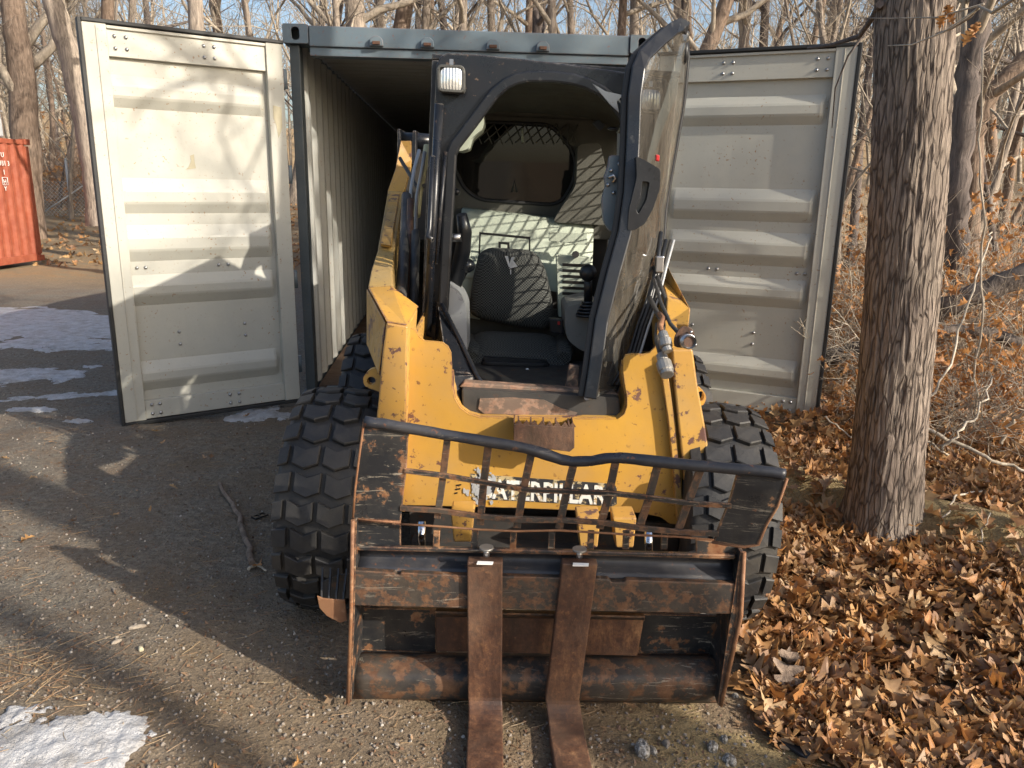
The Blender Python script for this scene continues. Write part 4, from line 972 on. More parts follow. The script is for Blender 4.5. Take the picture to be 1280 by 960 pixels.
# plates at both ends of the lower row
m = MB(); m.prism(pp([(442, 650), (501, 655), (501, 684), (440, 688)], BY+.02), (0, .008, 0)); m.build('end_panel', 'blade_black', car, .002)
m = MB(); m.prism(pp([(870, 674), (930, 682), (920, 690), (912, 700), (870, 698)], BY+.02), (0, .008, 0)); m.build('end_panel', 'blade_black', car, .002)
# upper channel: ledge and hollow round back
def chan(u, v):
    xa = 441+u*(922-441); y0 = 684+u*9; y1 = 715+u*13
    a = v*pi; p = at(xa, y0+(y1-y0)*v, BY+.015); p.y += .045*sin(a); return p
m = MB(); m.grid(chan, 24, 8); o = m.build('upper_channel', 'blade_tube', car); o.modifiers.new('s', 'SOLIDIFY').thickness = .006
m = MB(); m.bar([at(441, 684, BY+.012), at(680, 689, BY+.012), at(918, 695, BY+.012)], .013, .016); m.build('channel_edge', 'blade_black', car, .003)
# middle rusty bar
m = MB(); m.prism(pp([(442, 713), (493, 716), (494, 719), (499, 719), (501, 716), (560, 719), (690, 722), (760, 724), (764, 728), (780, 728), (783, 725), (925, 730), (922, 768), (700, 763), (440, 757)], BY-.012), (0, .022, 0)); m.build('upper_rail', 'rust_bar', car, .003)
# side plates
for pts, Yd in (([(435, 878), (439, 760), (441, 650)], 0), ([(901, 882), (926, 770), (930, 690)], 0)):
    A = [at(x, y, BY-.018) for x, y in pts]; B = [a+Vector((0, .17, 0.0)) for a in A]; m = MB()
    B[0].z += .02
    skin(m, A+list(reversed(B)), [p+Vector((.010 if pts[0][0] < 600 else -.010, 0, 0)) for p in A+list(reversed(B))]); sp = m.build('side_plate', 'blade_black', car, .002)
    m = MB(); m.tube([a+Vector((0, -.001, 0)) for a in A], .0062, 6); m.build('worn_edge', 'rust_edge', sp)
# lower tool bar
def low(u, v):
    xa = 441+u*(899-441); y0 = 812+u*3; a = v
    z = [(815, .10), (822, .05), (834, .02), (846, -.005), (858, -.010), (872, -.002), (876, .03)]
    k = v*6; i = min(int(k), 5); t = k-i; y = z[i][0]*(1-t)+z[i+1][0]*t; d = z[i][1]*(1-t)+z[i+1][1]*t
    return at(xa, y+u*3, BY+.03+d)
m = MB(); m.grid(low, 30, 12); o = m.build('lower_bar', 'rust_bar', car); o.modifiers.new('s', 'SOLIDIFY').thickness = .01
m = MB(); m.prism(pp([(444, 760), (545, 762), (545, 816), (444, 812)], BY+.14), (0, .01, 0)); m.build('back_panel', 'blade_black', car)
m = MB(); m.prism(pp([(800, 768), (905, 770), (898, 818), (792, 818)], BY+.14), (0, .01, 0)); m.build('back_panel', 'blade_black', car)
m = MB(); m.prism(pp([(544, 764), (806, 770), (797, 820), (545, 814)], BY+.10), (0, .02, 0)); m.build('coupler_face', 'rust_fork', car, .004)
m = MB(); m.prism([at(544, 764, BY+.04), at(806, 770, BY+.04), at(806, 774, BY+.12), at(544, 770, BY+.12)], (0, 0, -.006)); m.build('coupler_lip', 'rust_bar', car)
# backing steel above (quick coupler)
m = MB(); m.prism(pp([(500, 715), (870, 722), (870, 762), (500, 758)], BY+.08), (0, .06, 0)); m.build('coupler_beam', 'dark_steel', car)
for x, y0, y1 in ((527, 652, 682), (811, 664, 692)):
    m = MB(); m.tube([at(x, y0, 2.25), at(x, y1, 2.22)], .013, 14); m.build('cylinder_rod', 'chrome', loader)
for x, y in ((577, 648), (735, 655), (780, 655)):
    m = MB(); m.prism(pp([(x-14, y-8), (x+16, y-8), (x+12, y+30), (x-10, y+30)], 2.42), (0, .1, 0)); m.build('tilt_bracket', 'yellow_worn', loader, .006)
# forks
def fork(path, wpx, label, shank_top):
    m = MB(); P = [at(*q) for q in path]; 
    m.bar(P, wpx, .034, (0, -1, 0)); return m
def fork_mesh(pts, w_, th):
    """pts: list of (point, normal) down the shank and along the blade"""
    m = MB(); n = len(pts); vs = []
    for p, nr in pts:
        p = Vector(p); nr = Vector(nr).normalized()
        for s_, d in ((-1, 0), (1, 0), (1, -1), (-1, -1)): vs.append(p+Vector((s_*w_/2, 0, 0))+nr*d*th)
    fs = [(i*4+k, i*4+(k+1) % 4, (i+1)*4+(k+1) % 4, (i+1)*4+k) for i in range(n-1) for k in range(4)]+[(3, 2, 1, 0), tuple((n-1)*4+k for k in range(4))]
    m.add(vs, fs); return m
for top, heel, label, tipdx in (((606, 703), (606, 872), 'rusty flat fork with a sunlit heel', .045), ((725, 705), (703, 876), 'rusty flat fork leaning to the left', .10)):
    a = at(*top, BY-.03); b = at(*heel, BY-.03); 
    pts = [(a, (0, -1, 0)), (a.lerp(b, .5), (0, -1, 0)), (b, (0, -1, .0))]
    z0 = gh(b.x, b.y-.3)+.045
    for k, (dy, f) in enumerate([(-.08*(1-cos(t_*pi/2)), sin(t_*pi/2)) for t_ in (.15, .3, .45, .6, .75, .88, 1)]):
        pts.append(((b.x+tipdx*.1*f, b.y+dy, b.z+(z0-b.z)*f), (0, -sqrt(max(0, 1-f*f))-1e-4, f)))
    for d in (.3, .6, .95): pts.append(((b.x+tipdx*d, b.y-.08-d, z0+.0*d), (0, 0, 1)))
    fo = fork_mesh(pts, .100, .038).build('fork', 'rust_fork', car, .004); fo['label'] = label
    p = at(top[0]+(2 if top[0] < 650 else -1), top[1]-8, BY-.02)
    m = MB(); m.tube([p, p+Vector((0, 0, .022))], .009, 10); pn = m.build('fork_pin', 'steel', fo)
    m = MB(); m.tube([p+Vector((0, 0, .022)), p+Vector((0, 0, .028))], .020, 16); m.build('pin_head', 'steel_dull', pn)
    m = MB(); q = pp([(x+top[0], y+top[1]) for x, y in [(-8, -1), (12, -2), (13, 3), (-6, 4)]], BY-.071); m.prism([a+Vector((sx*.022, -.01+sy*.008, .002)) for sx, sy in ((-1, -1), (1, -1), (1.1, .8), (-.9, 1))], (0, 0, .003)); m.build('paper_tag', 'white_tag', fo)
# serrated step on the left side
m = MB(); A = pp([(396, 745), (403, 748), (412, 749), (431, 750), (434, 776), (425, 779), (408, 770), (399, 760)], 2.03); m.prism(A, (0, .006, 0)); ss = m.build('side_step', 'rust_edge', car, .002)
m = MB(); A = pp([(401, 728), (420, 720), (436, 717), (436, 748), (401, 748)], 2.20); m.prism(A, (0, .006, 0)); m.build('step_back', 'dark_steel', ss)
for k in range(4):
    a = at(401+k*9, 747+k*.6, 2.035); b = at(403+k*10, 724-k*1.5, 2.20); b.z = a.z+.01; vs = []
    for j in range(9):
        p = a.lerp(b, j/8); vs.append(p+Vector((0, 0, .012*(j % 2))))
    m = MB(); m.prism(vs+[b+Vector((0, 0, -.02)), a+Vector((0, 0, -.02))], (.005, 0, 0)); m.build('serration', 'dark_steel', ss)
#@@PART2
# ------------------------------------------------------------------ trees
rnd = random.Random(11)
def rdir(d, ang, r=None):
    r = r or rnd; o = d.orthogonal().normalized(); o = Matrix.Rotation(r.uniform(0, 2*pi), 3, d)@o
    return (d*cos(ang)+o*sin(ang)).normalized()
def grow(mb, p, d, L, r, lev, maxlev, r_, tips=None, ns=None, up=.05, wig=.16):
    ns = ns or (7, 6, 4, 3, 2)[min(lev, 4)]; sides = (10, 6, 4, 3, 3)[min(lev, 4)]
    pts = [p.copy()]; rs = [r]; dirs = [d.copy()]
    for i in range(ns):
        d = (d+Vector((r_.gauss(0, wig), r_.gauss(0, wig), r_.gauss(0, wig)+up))).normalized()
        p = p+d*(L/ns); pts.append(p.copy()); rs.append(max(.0022, r*(1-.82*((i+1)/ns)**.9))); dirs.append(d.copy())
    mb.tube(pts, rs, sides, cap=False)
    if lev >= maxlev:
        if tips is not None: tips.append(pts[-1])
        return
    nc = (0, 6, 6, 5, 4)[min(lev, 4)]
    for k in range(nc):
        t = r_.uniform(.25, 1); f = t*ns; i = min(int(f), ns-1); q = pts[i].lerp(pts[i+1], f-i); rr = rs[i]*(1-(f-i))+rs[i+1]*(f-i)
        grow(mb, q, rdir(dirs[i], r_.uniform(.4, 1.05), r_), L*r_.uniform(.38, .62), rr*r_.uniform(.45, .7), lev+1, maxlev, r_, tips, None, up, wig+.03)
def tree_proto(seed, h, r, lean=(0, 0), fork=0, low=.35, maxlev=4, nb=9, path=None, wig=.035):
    r_ = random.Random(seed); tr = MB(); cr = MB(); tips = []
    if path is None:
        pts = [Vector((0, 0, -.15))]; d = Vector((lean[0], lean[1], 1)).normalized(); n = 12
        for i in range(n):
            d = (d+Vector((r_.gauss(0, wig), r_.gauss(0, wig), .03))).normalized(); pts.append(pts[-1]+d*(h+.15)/n)
    else: pts = [Vector(q) for q in path]; n = len(pts)-1
    rs = [r*(1-.75*(i/n))*(1.25 if i == 0 else 1) for i in range(n+1)]
    tr.tube(pts, rs, 14, cap=False)
    for k in range(nb):
        t = low+(1-low)*((k+r_.random())/nb); f = t*n; i = min(int(f), n-1); q = pts[i].lerp(pts[i+1], f-i); rr = rs[i]*(1-(f-i))+rs[i+1]*(f-i)
        d0 = (pts[i+1]-pts[i]).normalized()
        grow(cr, q, rdir(d0, r_.uniform(.45, 1.0), r_), h*r_.uniform(.22, .42)*(1.15-t*.5), rr*r_.uniform(.4, .72), 1, maxlev, r_, tips)
    return tr.mesh('trunk', fix=False), cr.mesh('crown', fix=False), tips
PROTO = []
for i, a in enumerate([dict(seed=1, h=13, r=.17), dict(seed=2, h=15, r=.24, lean=(.12, 0)), dict(seed=3, h=11, r=.11, low=.25, nb=11), dict(seed=4, h=14, r=.20, lean=(-.1, .05)),
                       dict(seed=5, h=9, r=.07, low=.15, nb=12), dict(seed=6, h=12, r=.13, lean=(.18, .1), low=.2, nb=11), dict(seed=8, h=7, r=.05, low=.1, nb=12, wig=.07)]):
    PROTO.append(tree_proto(maxlev=4 if i not in (4, 6) else 3, **a))
MCOP = {}
def variant(me, mat):
    k = (me.name, mat)
    if k not in MCOP:
        c = me.copy(); c.materials.clear(); c.materials.append(MATS[mat]); MCOP[k] = c
    return MCOP[k]
LASTN = ['']
def place_tree(pi_, x, y, rot, sc, mat, name, label, group=None, cat='tree', z=None, tilt=0):
    t = thing(name, (x, y, gh(x, y) if z is None else z), label, cat, group); t.rotation_euler = (0, tilt, rot); t.scale = (sc, sc, sc)
    a = bpy.data.objects.new('trunk', variant(PROTO[pi_][0], mat)); b = bpy.data.objects.new('crown', variant(PROTO[pi_][1], 'twig' if mat != 'bark_dark' else 'bark_dark'))
    for o in (a, b): COL.objects.link(o); o.parent = t
    LASTN[0] = t.name; return t
# woods behind: (pixel x at horizon, distance, prototype, scale)
ORD = {}
def near_label(base, px, Y, marks):
    """label naming the landmark next to the thing, told apart by how near it stands"""
    mk = min(marks, key=lambda q: abs(q[0]-px))[1]; lst = ORD.setdefault((base, mk), []); lst.append(Y); return (base, mk, Y)
def settle(items):
    wd = ['nearest', 'second nearest', 'third nearest', 'fourth nearest', 'fifth nearest', 'sixth nearest', 'seventh nearest', 'eighth nearest']
    for o, (base, mk, Y) in items:
        l = sorted(ORD[(base, mk)]); k = l.index(Y); l[k] = None if False else l[k]
        o['label'] = (f'{base} {mk}' if len(l) == 1 else f'{wd[min(k, 7)]} {base} {mk}')
SET = []
MK_BACK = [(205, 'behind the top edge of the left door'), (262, 'behind the right half of the left door top'), (345, 'behind the left corner of the container'), (410, 'above the left end of the container header'), (455, 'above the first header keeper'), (515, 'above the gap between the first two header keepers'),
           (565, 'above the cab headlight'), (625, 'above the middle of the header'), (675, 'above the third header keeper'), (715, 'above the last header keeper'), (765, 'above the right end of the header'), (825, 'behind the top of the glass cab door'), (885, 'above the hinge side of the right door'), (945, 'above the middle of the right door'), (1010, 'above the outer half of the right door')]
MK_LEFT = [(-40, 'behind the orange container'), (10, 'behind the metal tank'), (48, 'by the corner of the orange container'), (66, 'just left of the fence post'), (88, 'behind the fence post'), (105, 'just right of the fence post'), (135, 'behind the outer edge of the left door')]
MK_RIGHT = [(1035, 'behind the right door edge'), (1060, 'in the gap between right door and oak'), (1085, 'behind the left side of the oak'), (1178, 'touching the right outline of the oak'), (1200, 'behind the dark grey trunk'), (1225, 'behind the upright vine stem'), (1248, 'just right of the upright vine stem'), (1272, 'under the bent tree'), (1295, 'at the right edge of the picture'), (1330, 'just beyond the right edge'), (1410, 'well beyond the right edge')]
def at_x(px, Y): return at(px, 233, Y).x
GB = 'bare trees standing in the woods behind the container'
LB = 'slender bare grey tree in the crowd of woods above the container roof'
back = [(268, 14.5, 0, 1.0), (285, 24, 3, 1.0), (330, 19, 2, 1.0), (395, 22, 4, 1.2), (418, 17.5, 2, .9), (445, 18.5, 1, 1.1), (478, 24, 0, 1.0), (508, 30, 3, 1), (530, 19, 2, 1.1), (552, 26, 5, 1), (577, 18, 0, .9), (600, 30, 1, 1), (632, 20, 3, .8),
        (655, 26, 0, 1), (690, 18.5, 2, 1.1), (712, 30, 1, 1), (745, 22, 5, 1), (770, 19, 0, .9), (800, 26, 3, 1), (822, 32, 1, 1), (850, 18.5, 2, 1.2), (880, 25, 5, 1), (905, 17.5, 3, .8), (935, 22, 0, 1), (965, 28, 1, 1), (985, 16, 4, 1.3), (1015, 21, 2, 1),
        (1040, 30, 3, 1), (365, 33, 1, 1), (460, 36, 2, 1.2), (570, 38, 0, 1.2), (680, 38, 3, 1.1), (790, 38, 2, 1.2), (920, 38, 1, 1), (240, 30, 2, 1.1), (205, 34, 0, 1.1)]
for k, (px, Y, pr, sc) in enumerate(back):
    place_tree(pr, at_x(px, Y), Y, rnd.uniform(0, 6.28), sc*rnd.uniform(.9, 1.1), ['bark_grey', 'bark_brown', 'bark_grey', 'bark_dark'][k % 4], 'bare_tree', LB, GB)
    SET.append((bpy.data.objects[LASTN[0]], near_label('bare woodland tree', px, Y, MK_BACK)))
GL = 'bare trees beyond the fence on the left'
for k, (px, Y, pr, sc) in enumerate([(62, 33, 5, 1), (118, 30, 2, 1.1), (75, 40, 0, 1), (95, 46, 3, 1), (140, 38, 1, 1), (45, 44, 2, 1), (10, 40, 0, 1.1), (-30, 34, 3, 1), (108, 52, 4, 1.4), (58, 56, 5, 1.3), (85, 27, 4, 1.1), (70, 30, 6, 1.3), (100, 34, 6, 1.4), (130, 28, 4, 1.2), (-60, 25, 2, 1)]):
    place_tree(pr, at_x(px, Y), Y, rnd.uniform(0, 6.28), sc, ['bark_brown', 'bark_grey', 'bark_dark'][k % 3], 'bare_tree', 'thin bare tree', GL)
    SET.append((bpy.data.objects[LASTN[0]], near_label('distant thin bare tree', px, Y, MK_LEFT)))
GR = 'young bare trees in the undergrowth right of the oak'
for k, (px, Y, pr, sc) in enumerate([(1062, 10, 4, .8), (1050, 13, 4, .9), (1075, 16, 2, .9), (1180, 9.5, 6, 1), (1222, 11, 4, .8), (1250, 13, 6, 1.1), (1275, 10, 6, .9), (1192, 16, 2, .9), (1235, 18, 5, .9), (1262, 21, 0, .8), (1290, 16, 2, 1), (1205, 24, 3, .9), (1310, 12, 4, 1), (1330, 20, 1, 1), (1350, 15, 5, 1),
                                        (1170, 22, 0, .9), (1285, 28, 3, 1), (1245, 32, 1, 1), (1185, 34, 2, 1.2), (1055, 24, 2, 1), (1030, 18, 6, 1.3), (1400, 22, 0, 1), (1420, 30, 3, 1)]):
    place_tree(pr, at_x(px, Y), Y, rnd.uniform(0, 6.28), sc, ['bark_grey', 'bark_brown', 'bark_dark', 'bark_grey'][k % 4], 'young_tree', 'thin bare young tree', GR)
    SET.append((bpy.data.objects[LASTN[0]], near_label('young bare tree in the undergrowth', px, Y, MK_RIGHT)))
def own_tree(name, path, r, mat, label, seed, crownh=4, nb=7, low=.4, sides=16):
    b = Vector(path[0]); t = thing(name, b, label, 'tree'); r_ = random.Random(seed); tr = MB(); cr = MB()
    pts = [Vector(p) for p in path]; q = []
    for i in range(len(pts)-1):
        for j in range(5): q.append(pts[i].lerp(pts[i+1], j/5)+Vector((r_.gauss(0, .012), r_.gauss(0, .012), 0)))
    q.append(pts[-1]); n = len(q)-1
    rs = [(r[0]+(r[1]-r[0])*i/n)*(1.2 if i < 1 else 1) for i in range(n+1)]
    tr.tube(q, rs, sides, cap=False); tr.build('trunk', mat, t, fix=False)
    for k in range(nb):
        f = (low+(1-low)*((k+.5)/nb))*n; i = min(int(f), n-1)
        grow(cr, q[i], rdir((q[i+1]-q[i]).normalized(), r_.uniform(.4, 1), r_), crownh*r_.uniform(.6, 1.1), rs[i]*r_.uniform(.3, .55), 1, 4, r_)
    cr.build('crown', 'twig', t, fix=False); return t
def gpt(px, py, dz=0):
    """ground point under a pixel"""
    d = fwd + RIGHT*((px-640)/F) - UP*((py-480)/F); t = .5
    while t < 80:
        p = CAMP+d*t
        if p.z <= gh(p.x, p.y): break
        t += .04 if t < 12 else .2
    return Vector((p.x, p.y, gh(p.x, p.y)+dz))
def tp(lst, Y): return [at(x, y, Y) for x, y in lst]
own_tree('leaning_tree', [at(124, 262, 17)+Vector((0, 0, -.3))]+tp([(118, 210), (104, 140), (84, 60), (62, -10), (40, -90), (20, -180)], 17), (.27, .14), 'bark_grey', 'large grey tree leaning left behind the open left container door', 21, 3.5, 7, .45)
own_tree('forked_tree', [at(34, 290, 23)+Vector((0, 0, -.3))]+tp([(33, 180), (27, 90), (18, 30), (12, -30), (0, -150)], 23), (.42, .22), 'bark_brown', 'thick brown tree rising behind the orange container', 22, 4, 9, .3)
own_tree('broken_tree', [at(132, 262, 19)+Vector((0, 0, -.3))]+tp([(133, 120), (135, 10), (138, -60)], 19), (.16, .12), 'bark_brown', 'straight brown trunk behind the top left corner of the left door', 23, 2.5, 4, .6)
own_tree('grey_tree', [at(1196, 345, 7.5)+Vector((0, 0, -.3))]+tp([(1196, 300), (1200, 200), (1208, 110), (1222, 20), (1238, -80)], 7.5), (.115, .09), 'bark_dark', 'dark grey trunk just right of the big oak', 24, 2.2, 5, .5)
own_tree('pale_tree', [at(1168, 335, 9)+Vector((0, 0, -.3))]+tp([(1170, 260), (1182, 160), (1196, 60), (1205, -40)], 9), (.17, .13), 'bark_grey', 'pale trunk half hidden behind the right edge of the oak', 25, 3, 5, .5)
own_tree('bent_tree', [at(1212, 350, 9.5)+Vector((0, 0, -.3))]+tp([(1214, 260), (1217, 170), (1228, 130), (1262, 92), (1310, 50), (1370, 0)], 9.5), (.11, .09), 'bark_brown', 'bent tree whose trunk leans out to the right edge of the picture', 26, 2.4, 6, .4)
own_tree('grey_tree', [at(447, 300, 12.6)+Vector((0, 0, -.8))]+tp([(447, 200), (447, 100), (444, 30), (441, -20), (436, -120)], 18), (.25, .19), 'bark_grey', 'thickest grey trunk rising above the left part of the container roof', 27, 3.5, 6, .5)
own_tree('forked_tree', [at(905, 300, 13)+Vector((0, 0, -.5))]+tp([(880, 160), (886, 60), (905, 10), (925, -60)], 15), (.16, .12), 'bark_brown', 'brown tree leaning right above the middle of the right door', 28, 3, 6, .4)

# the big oak beside the right door
oak_path = [at(1102, 668, 3.40), at(1106, 620, 3.40), at(1116, 500, 3.40), at(1124, 400, 3.41), at(1131, 300, 3.42), at(1137, 200, 3.43), at(1141, 100, 3.44), at(1144, 0, 3.45), at(1146, -120, 3.46)]
oak_path[0].z = gh(oak_path[0].x, oak_path[0].y)-.12
top = oak_path[-1]; 
for k in range(6): oak_path.append(top+Vector((.05*(k+1), .04*(k+1), 1.1*(k+1))))
oak = thing('oak_tree', (oak_path[0].x, oak_path[0].y, gh(oak_path[0].x, oak_path[0].y)), 'big oak trunk with furrowed brown bark standing right of the open container door', 'tree')
m = MB(); NS, SD = 420, 150
def oakfn(u, v):
    f = v*(len(oak_path)-1); i = min(int(f), len(oak_path)-2); p = oak_path[i].lerp(oak_path[i+1], f-i)
    z = p.z; r = .152-.003*z if z < 3 else .143-.012*(z-3); r += .040*math.exp(-max(0, z-oak_path[1].z+.15)*7)*(1+.5*sin(3*2*pi*u+1))
    a = 2*pi*u; X, Y_ = cos(a), sin(a)
    if z < 3.0:
        d = noise.noise(Vector((X*5.2, Y_*5.2, z*1.1)))*.5; q = noise.noise(Vector((X*13+d, Y_*13, z*3.4+3))); q2 = noise.noise(Vector((X*24, Y_*24, z*9)))
        r += .009*(1-abs(q)*3.0)*(.6+.4*q2)+.004*q2+.006*noise.noise(Vector((X*1.5, Y_*1.5, z*1.2)))
    return (p.x+r*X, p.y+r*Y_, z)
lim = 3.0
# uneven spacing: most rings in the part in view
def vmap(v): return v*.62/.8 if v < .8 else .62+(v-.8)/.2*.38
m.grid(lambda u, v: oakfn(u, vmap(v)), SD, NS); m.build('trunk', 'bark_main', oak, fix=False)
cr = MB(); r_ = random.Random(5)
for k in range(9):
    q = oak_path[9+k % 6]; grow(cr, q, rdir(Vector((0, 0, 1)), r_.uniform(.5, 1.1), r_), r_.uniform(2.5, 4), .055, 1, 4, r_)
cr.build('crown', 'twig', oak, fix=False)
# thin branch with a few leaves crossing in front of the trunk
def twig(pts, r0, r1, name, parent, mat='twig', n=6):
    P = [Vector(p) for p in pts]; m = MB(); k = len(P); m.tube(P, [r0+(r1-r0)*i/(k-1) for i in range(k)], n); return m.build(name, mat, parent, fix=False)
twig([at(1170, 42, 3.25), at(1190, 36, 3.05), at(1212, 22, 2.9), at(1224, 8, 2.8), at(1240, 16, 2.75), at(1262, 2, 2.7), at(1285, -14, 2.6)], .003, .007, 'twig', oak)
twig([at(1110, 57, 3.2), at(1140, 56, 3.05), at(1180, 40, 2.95), at(1224, 10, 2.82)], .0018, .004, 'twig', oak, 'dead_stick')
twig([at(1060, 22, 3.6), at(1110, 23, 3.3), at(1170, 22, 3.0), at(1230, 5, 2.82)], .0015, .0035, 'twig', oak)
twig([at(1100, 5, 3.4), at(1092, 20, 3.6), at(1075, 45, 3.9), at(1040, 56, 4.2), at(1010, 60, 4.5)], .016, .007, 'low_branch', oak, 'bark_dark')
twig([at(1082, 40, 3.9), at(1060, 70, 3.9), at(1044, 110, 4.0), at(1040, 160, 4.1)], .006, .002, 'twig', oak, 'bark_dark')

# ------------------------------------------------------------------ oak leaves
HALF = [(.02, -.12), (.035, .0), (.10, .10), (.05, .18), (.25, .30), (.27, .37), (.10, .42), (.34, .60), (.33, .67), (.13, .66), (.22, .82), (.17, .90), (.05, .90), (.0, 1.0)]
def leaf_geo(size, curl, fold, wav, simple=False, seed=0):
    H_ = HALF if not simple else [(.02, -.1), (.12, .1), (.06, .22), (.28, .38), (.10, .48), (.32, .66), (.10, .78), (.0, 1.0)]
    vs = []; fs = []
    def P(x, y):
        z = curl*(y-.4)**2+fold*abs(x)*1.0+wav*sin(y*7+seed)*.12*(x*3)
        return Vector((x*size, (y-.4)*size, z*size))
    n = len(H_)
    for x, y in H_: vs += [P(0, y), P(x, y), P(-x, y)]
    for i in range(n-1):
        a = 3*i; fs += [(a, a+1, a+4, a+3), (a+2, a, a+3, a+5)]
    return vs, fs
def leaf_R(r, spread=.6):
    q = Euler((r.gauss(0, spread), r.gauss(0, spread), r.uniform(0, 6.28))); return q
r_ = random.Random(31)
LM = []
for k in range(7):
    vs, fs = leaf_geo(.105, r_.uniform(-.5, .9), r_.uniform(-.1, .8), r_.uniform(-1, 1), seed=k)
    m = MB(); m.add(vs, fs, True); me = m.mesh('leaf', fix=False); me.materials.append(MATS['leaf_litter']); LM.append(me)
def leafy(x, y):
    e = .86+.28*nz(x, y, 3, 1.5)+.10*nz(x, y, 7, 6)
    if y < 2.05: e += (2.05-y)*.35
    d = smooth(e-.05, e+.35, x)
    if seg_dist(x, y, BERM)+.12*nz(x, y, 5, 5) < .20: d *= .12
    if nz(x, y, 12, 1.7) > .28 and y < 4: d *= .3
    return d
leaves = []
k = 0
while k < 300:
    x = r_.uniform(.75, 1.9); y = r_.uniform(1.62, 3.0)
    if abs(x) > .66*y+.35 or r_.random() > leafy(x, y): continue
    me = LM[r_.randrange(7)]; s = r_.uniform(.65, 1.35)
    o = bpy.data.objects.new('leaf', me); COL.objects.link(o); o.parent = GROUND
    e = leaf_R(r_, .5); o.rotation_euler = e; o.scale = (s, s, s); o.location = (x, y, gh(x, y)+.016+abs(r_.gauss(0, .012))); k += 1
# the large brown leaf by the carriage
o = bpy.data.objects.new('leaf', variant(LM[3], 'bark_brown')); COL.objects.link(o); o.parent = GROUND; p = gpt(978, 862); o.location = p+Vector((0, -.02, .05)); o.scale = (1.5, 1.5, 1.5); o.rotation_euler = (.7, .1, -.2)
def scatter_leaves(n, gen, simple, spread, name, label, mat='leaf_litter', smin=.045, smax=.135, dz=.012):
    m = MB(); c = 0; vs_ = []; fs_ = []
    while c < n:
        x, y = gen()
        if x is None: continue
        s = r_.uniform(smin, smax); v, f = leaf_geo(s, r_.uniform(-.8, 1.4), r_.uniform(-.3, 1.3), r_.uniform(-1.6, 1.6), simple if y > 3 or c % 2 else False, c)
        R = leaf_R(r_, spread).to_matrix(); p = Vector((x, y, gh(x, y)+dz+abs(r_.gauss(0, dz*.8)))); o = len(vs_)
        vs_ += [tuple(R@q+p) for q in v]; fs_ += [tuple(i+o for i in q) for q in f]; c += 1
    me = bpy.data.meshes.new(name); me.from_pydata(vs_, [], fs_); me.polygons.foreach_set('use_smooth', [True]*len(fs_)); me.materials.append(MATS[mat])
    o = bpy.data.objects.new(name, me); COL.objects.link(o); return tag(o, label, 'leaves', None, 'stuff')
def g1():
    x = r_.uniform(.55, 3.4); y = r_.uniform(1.5, 4.6)
    if abs(x) > .70*y+.5 or r_.random() > leafy(x, y): return None, None
    return x, y
scatter_leaves(8500, g1, True, .42, 'leaf_litter', 'thick litter of brown oak leaves on the bank to the right of the loader')
def g2():
    y = r_.uniform(4.4, 13); x = r_.uniform(1.0, 1+y*.8)
    if r_.random() > .25+.75*smooth(1.0, 1.8, x)*(.5+nz(x, y, 2, .8)+.3): return None, None
    return x, y
scatter_leaves(9500, g2, True, .7, 'leaf_litter', 'brown leaves covering the woodland floor behind the oak trunk', dz=.02)
def g3():
    y = r_.uniform(12, 36); x = r_.uniform(-y*.75, y*.8)
    if x < 2 and y < 17: return None, None
    return x, y
scatter_leaves(5000, g3, True, .8, 'leaf_litter', 'dry leaves on the far woodland floor', smin=.12, smax=.22, dz=.02)
def g4():
    x = r_.uniform(-2.8, .9); y = r_.uniform(1.6, 6)
    return (x, y)
scatter_leaves(60, g4, True, .3, 'scattered_leaves', 'few dry leaves scattered on the gravel yard', smin=.03, smax=.06)

# pebbles, grit, needles
def scatter_stones(n, gen, smin, smax, name, label, mat, cat='gravel'):
    vs_ = []; fs_ = []
    ico = [(0, 0, 1), (.9, 0, .45), (.28, .85, .45), (-.72, .53, .45), (-.72, -.53, .45), (.28, -.85, .45), (.72, .53, -.45), (-.28, .85, -.45), (-.9, 0, -.45), (-.28, -.85, -.45), (.72, -.53, -.45), (0, 0, -1)]
    ff = [(0, 1, 2), (0, 2, 3), (0, 3, 4), (0, 4, 5), (0, 5, 1), (1, 6, 2), (2, 7, 3), (3, 8, 4), (4, 9, 5), (5, 10, 1), (6, 7, 2), (7, 8, 3), (8, 9, 4), (9, 10, 5), (10, 6, 1), (11, 7, 6), (11, 8, 7), (11, 9, 8), (11, 10, 9), (11, 6, 10)]
    for _ in range(n):
        x, y = gen(); s = smin+(smax-smin)*r_.random()**3; p = Vector((x, y, gh(x, y)+s*.15)); o = len(vs_)
        R = Euler((r_.random()*6, r_.random()*6, r_.random()*6)).to_matrix()
        for q in ico: vs_.append(tuple(p+R@Vector((q[0]*s*r_.uniform(.7, 1.1), q[1]*s*r_.uniform(.7, 1.1), q[2]*s*.6))))
        fs_ += [tuple(i+o for i in q) for q in ff]
    me = bpy.data.meshes.new(name); me.from_pydata(vs_, [], fs_); me.materials.append(MATS[mat]); o = bpy.data.objects.new(name, me); COL.objects.link(o)
    return tag(o, label, cat, None, 'stuff')
a = N('grit'); g = a.n('NewGeometry'); a.col(a.ramp(g.outputs['Random Per Island'], [(0, (.10, .09, .08)), (.5, (.20, .17, .145)), (.9, (.28, .25, .21)), (1, (.42, .39, .35))])); a.rough(.9); a.done('grit')
def gs1():
    y = 1.5+5.5*r_.random()**1.6; return r_.uniform(-.75*y-.3, .75), y
scatter_stones(17000, gs1, .0018, .0085, 'grit', 'small grit and pebbles over the dirt yard', 'grit')
def gs2():
    return r_.gauss(.35, .35), 1.5+abs(r_.gauss(0, .35))
scatter_stones(260, gs2, .003, .012, 'pebbles', 'pebbles in the loose dirt under the fork tips', 'grit')
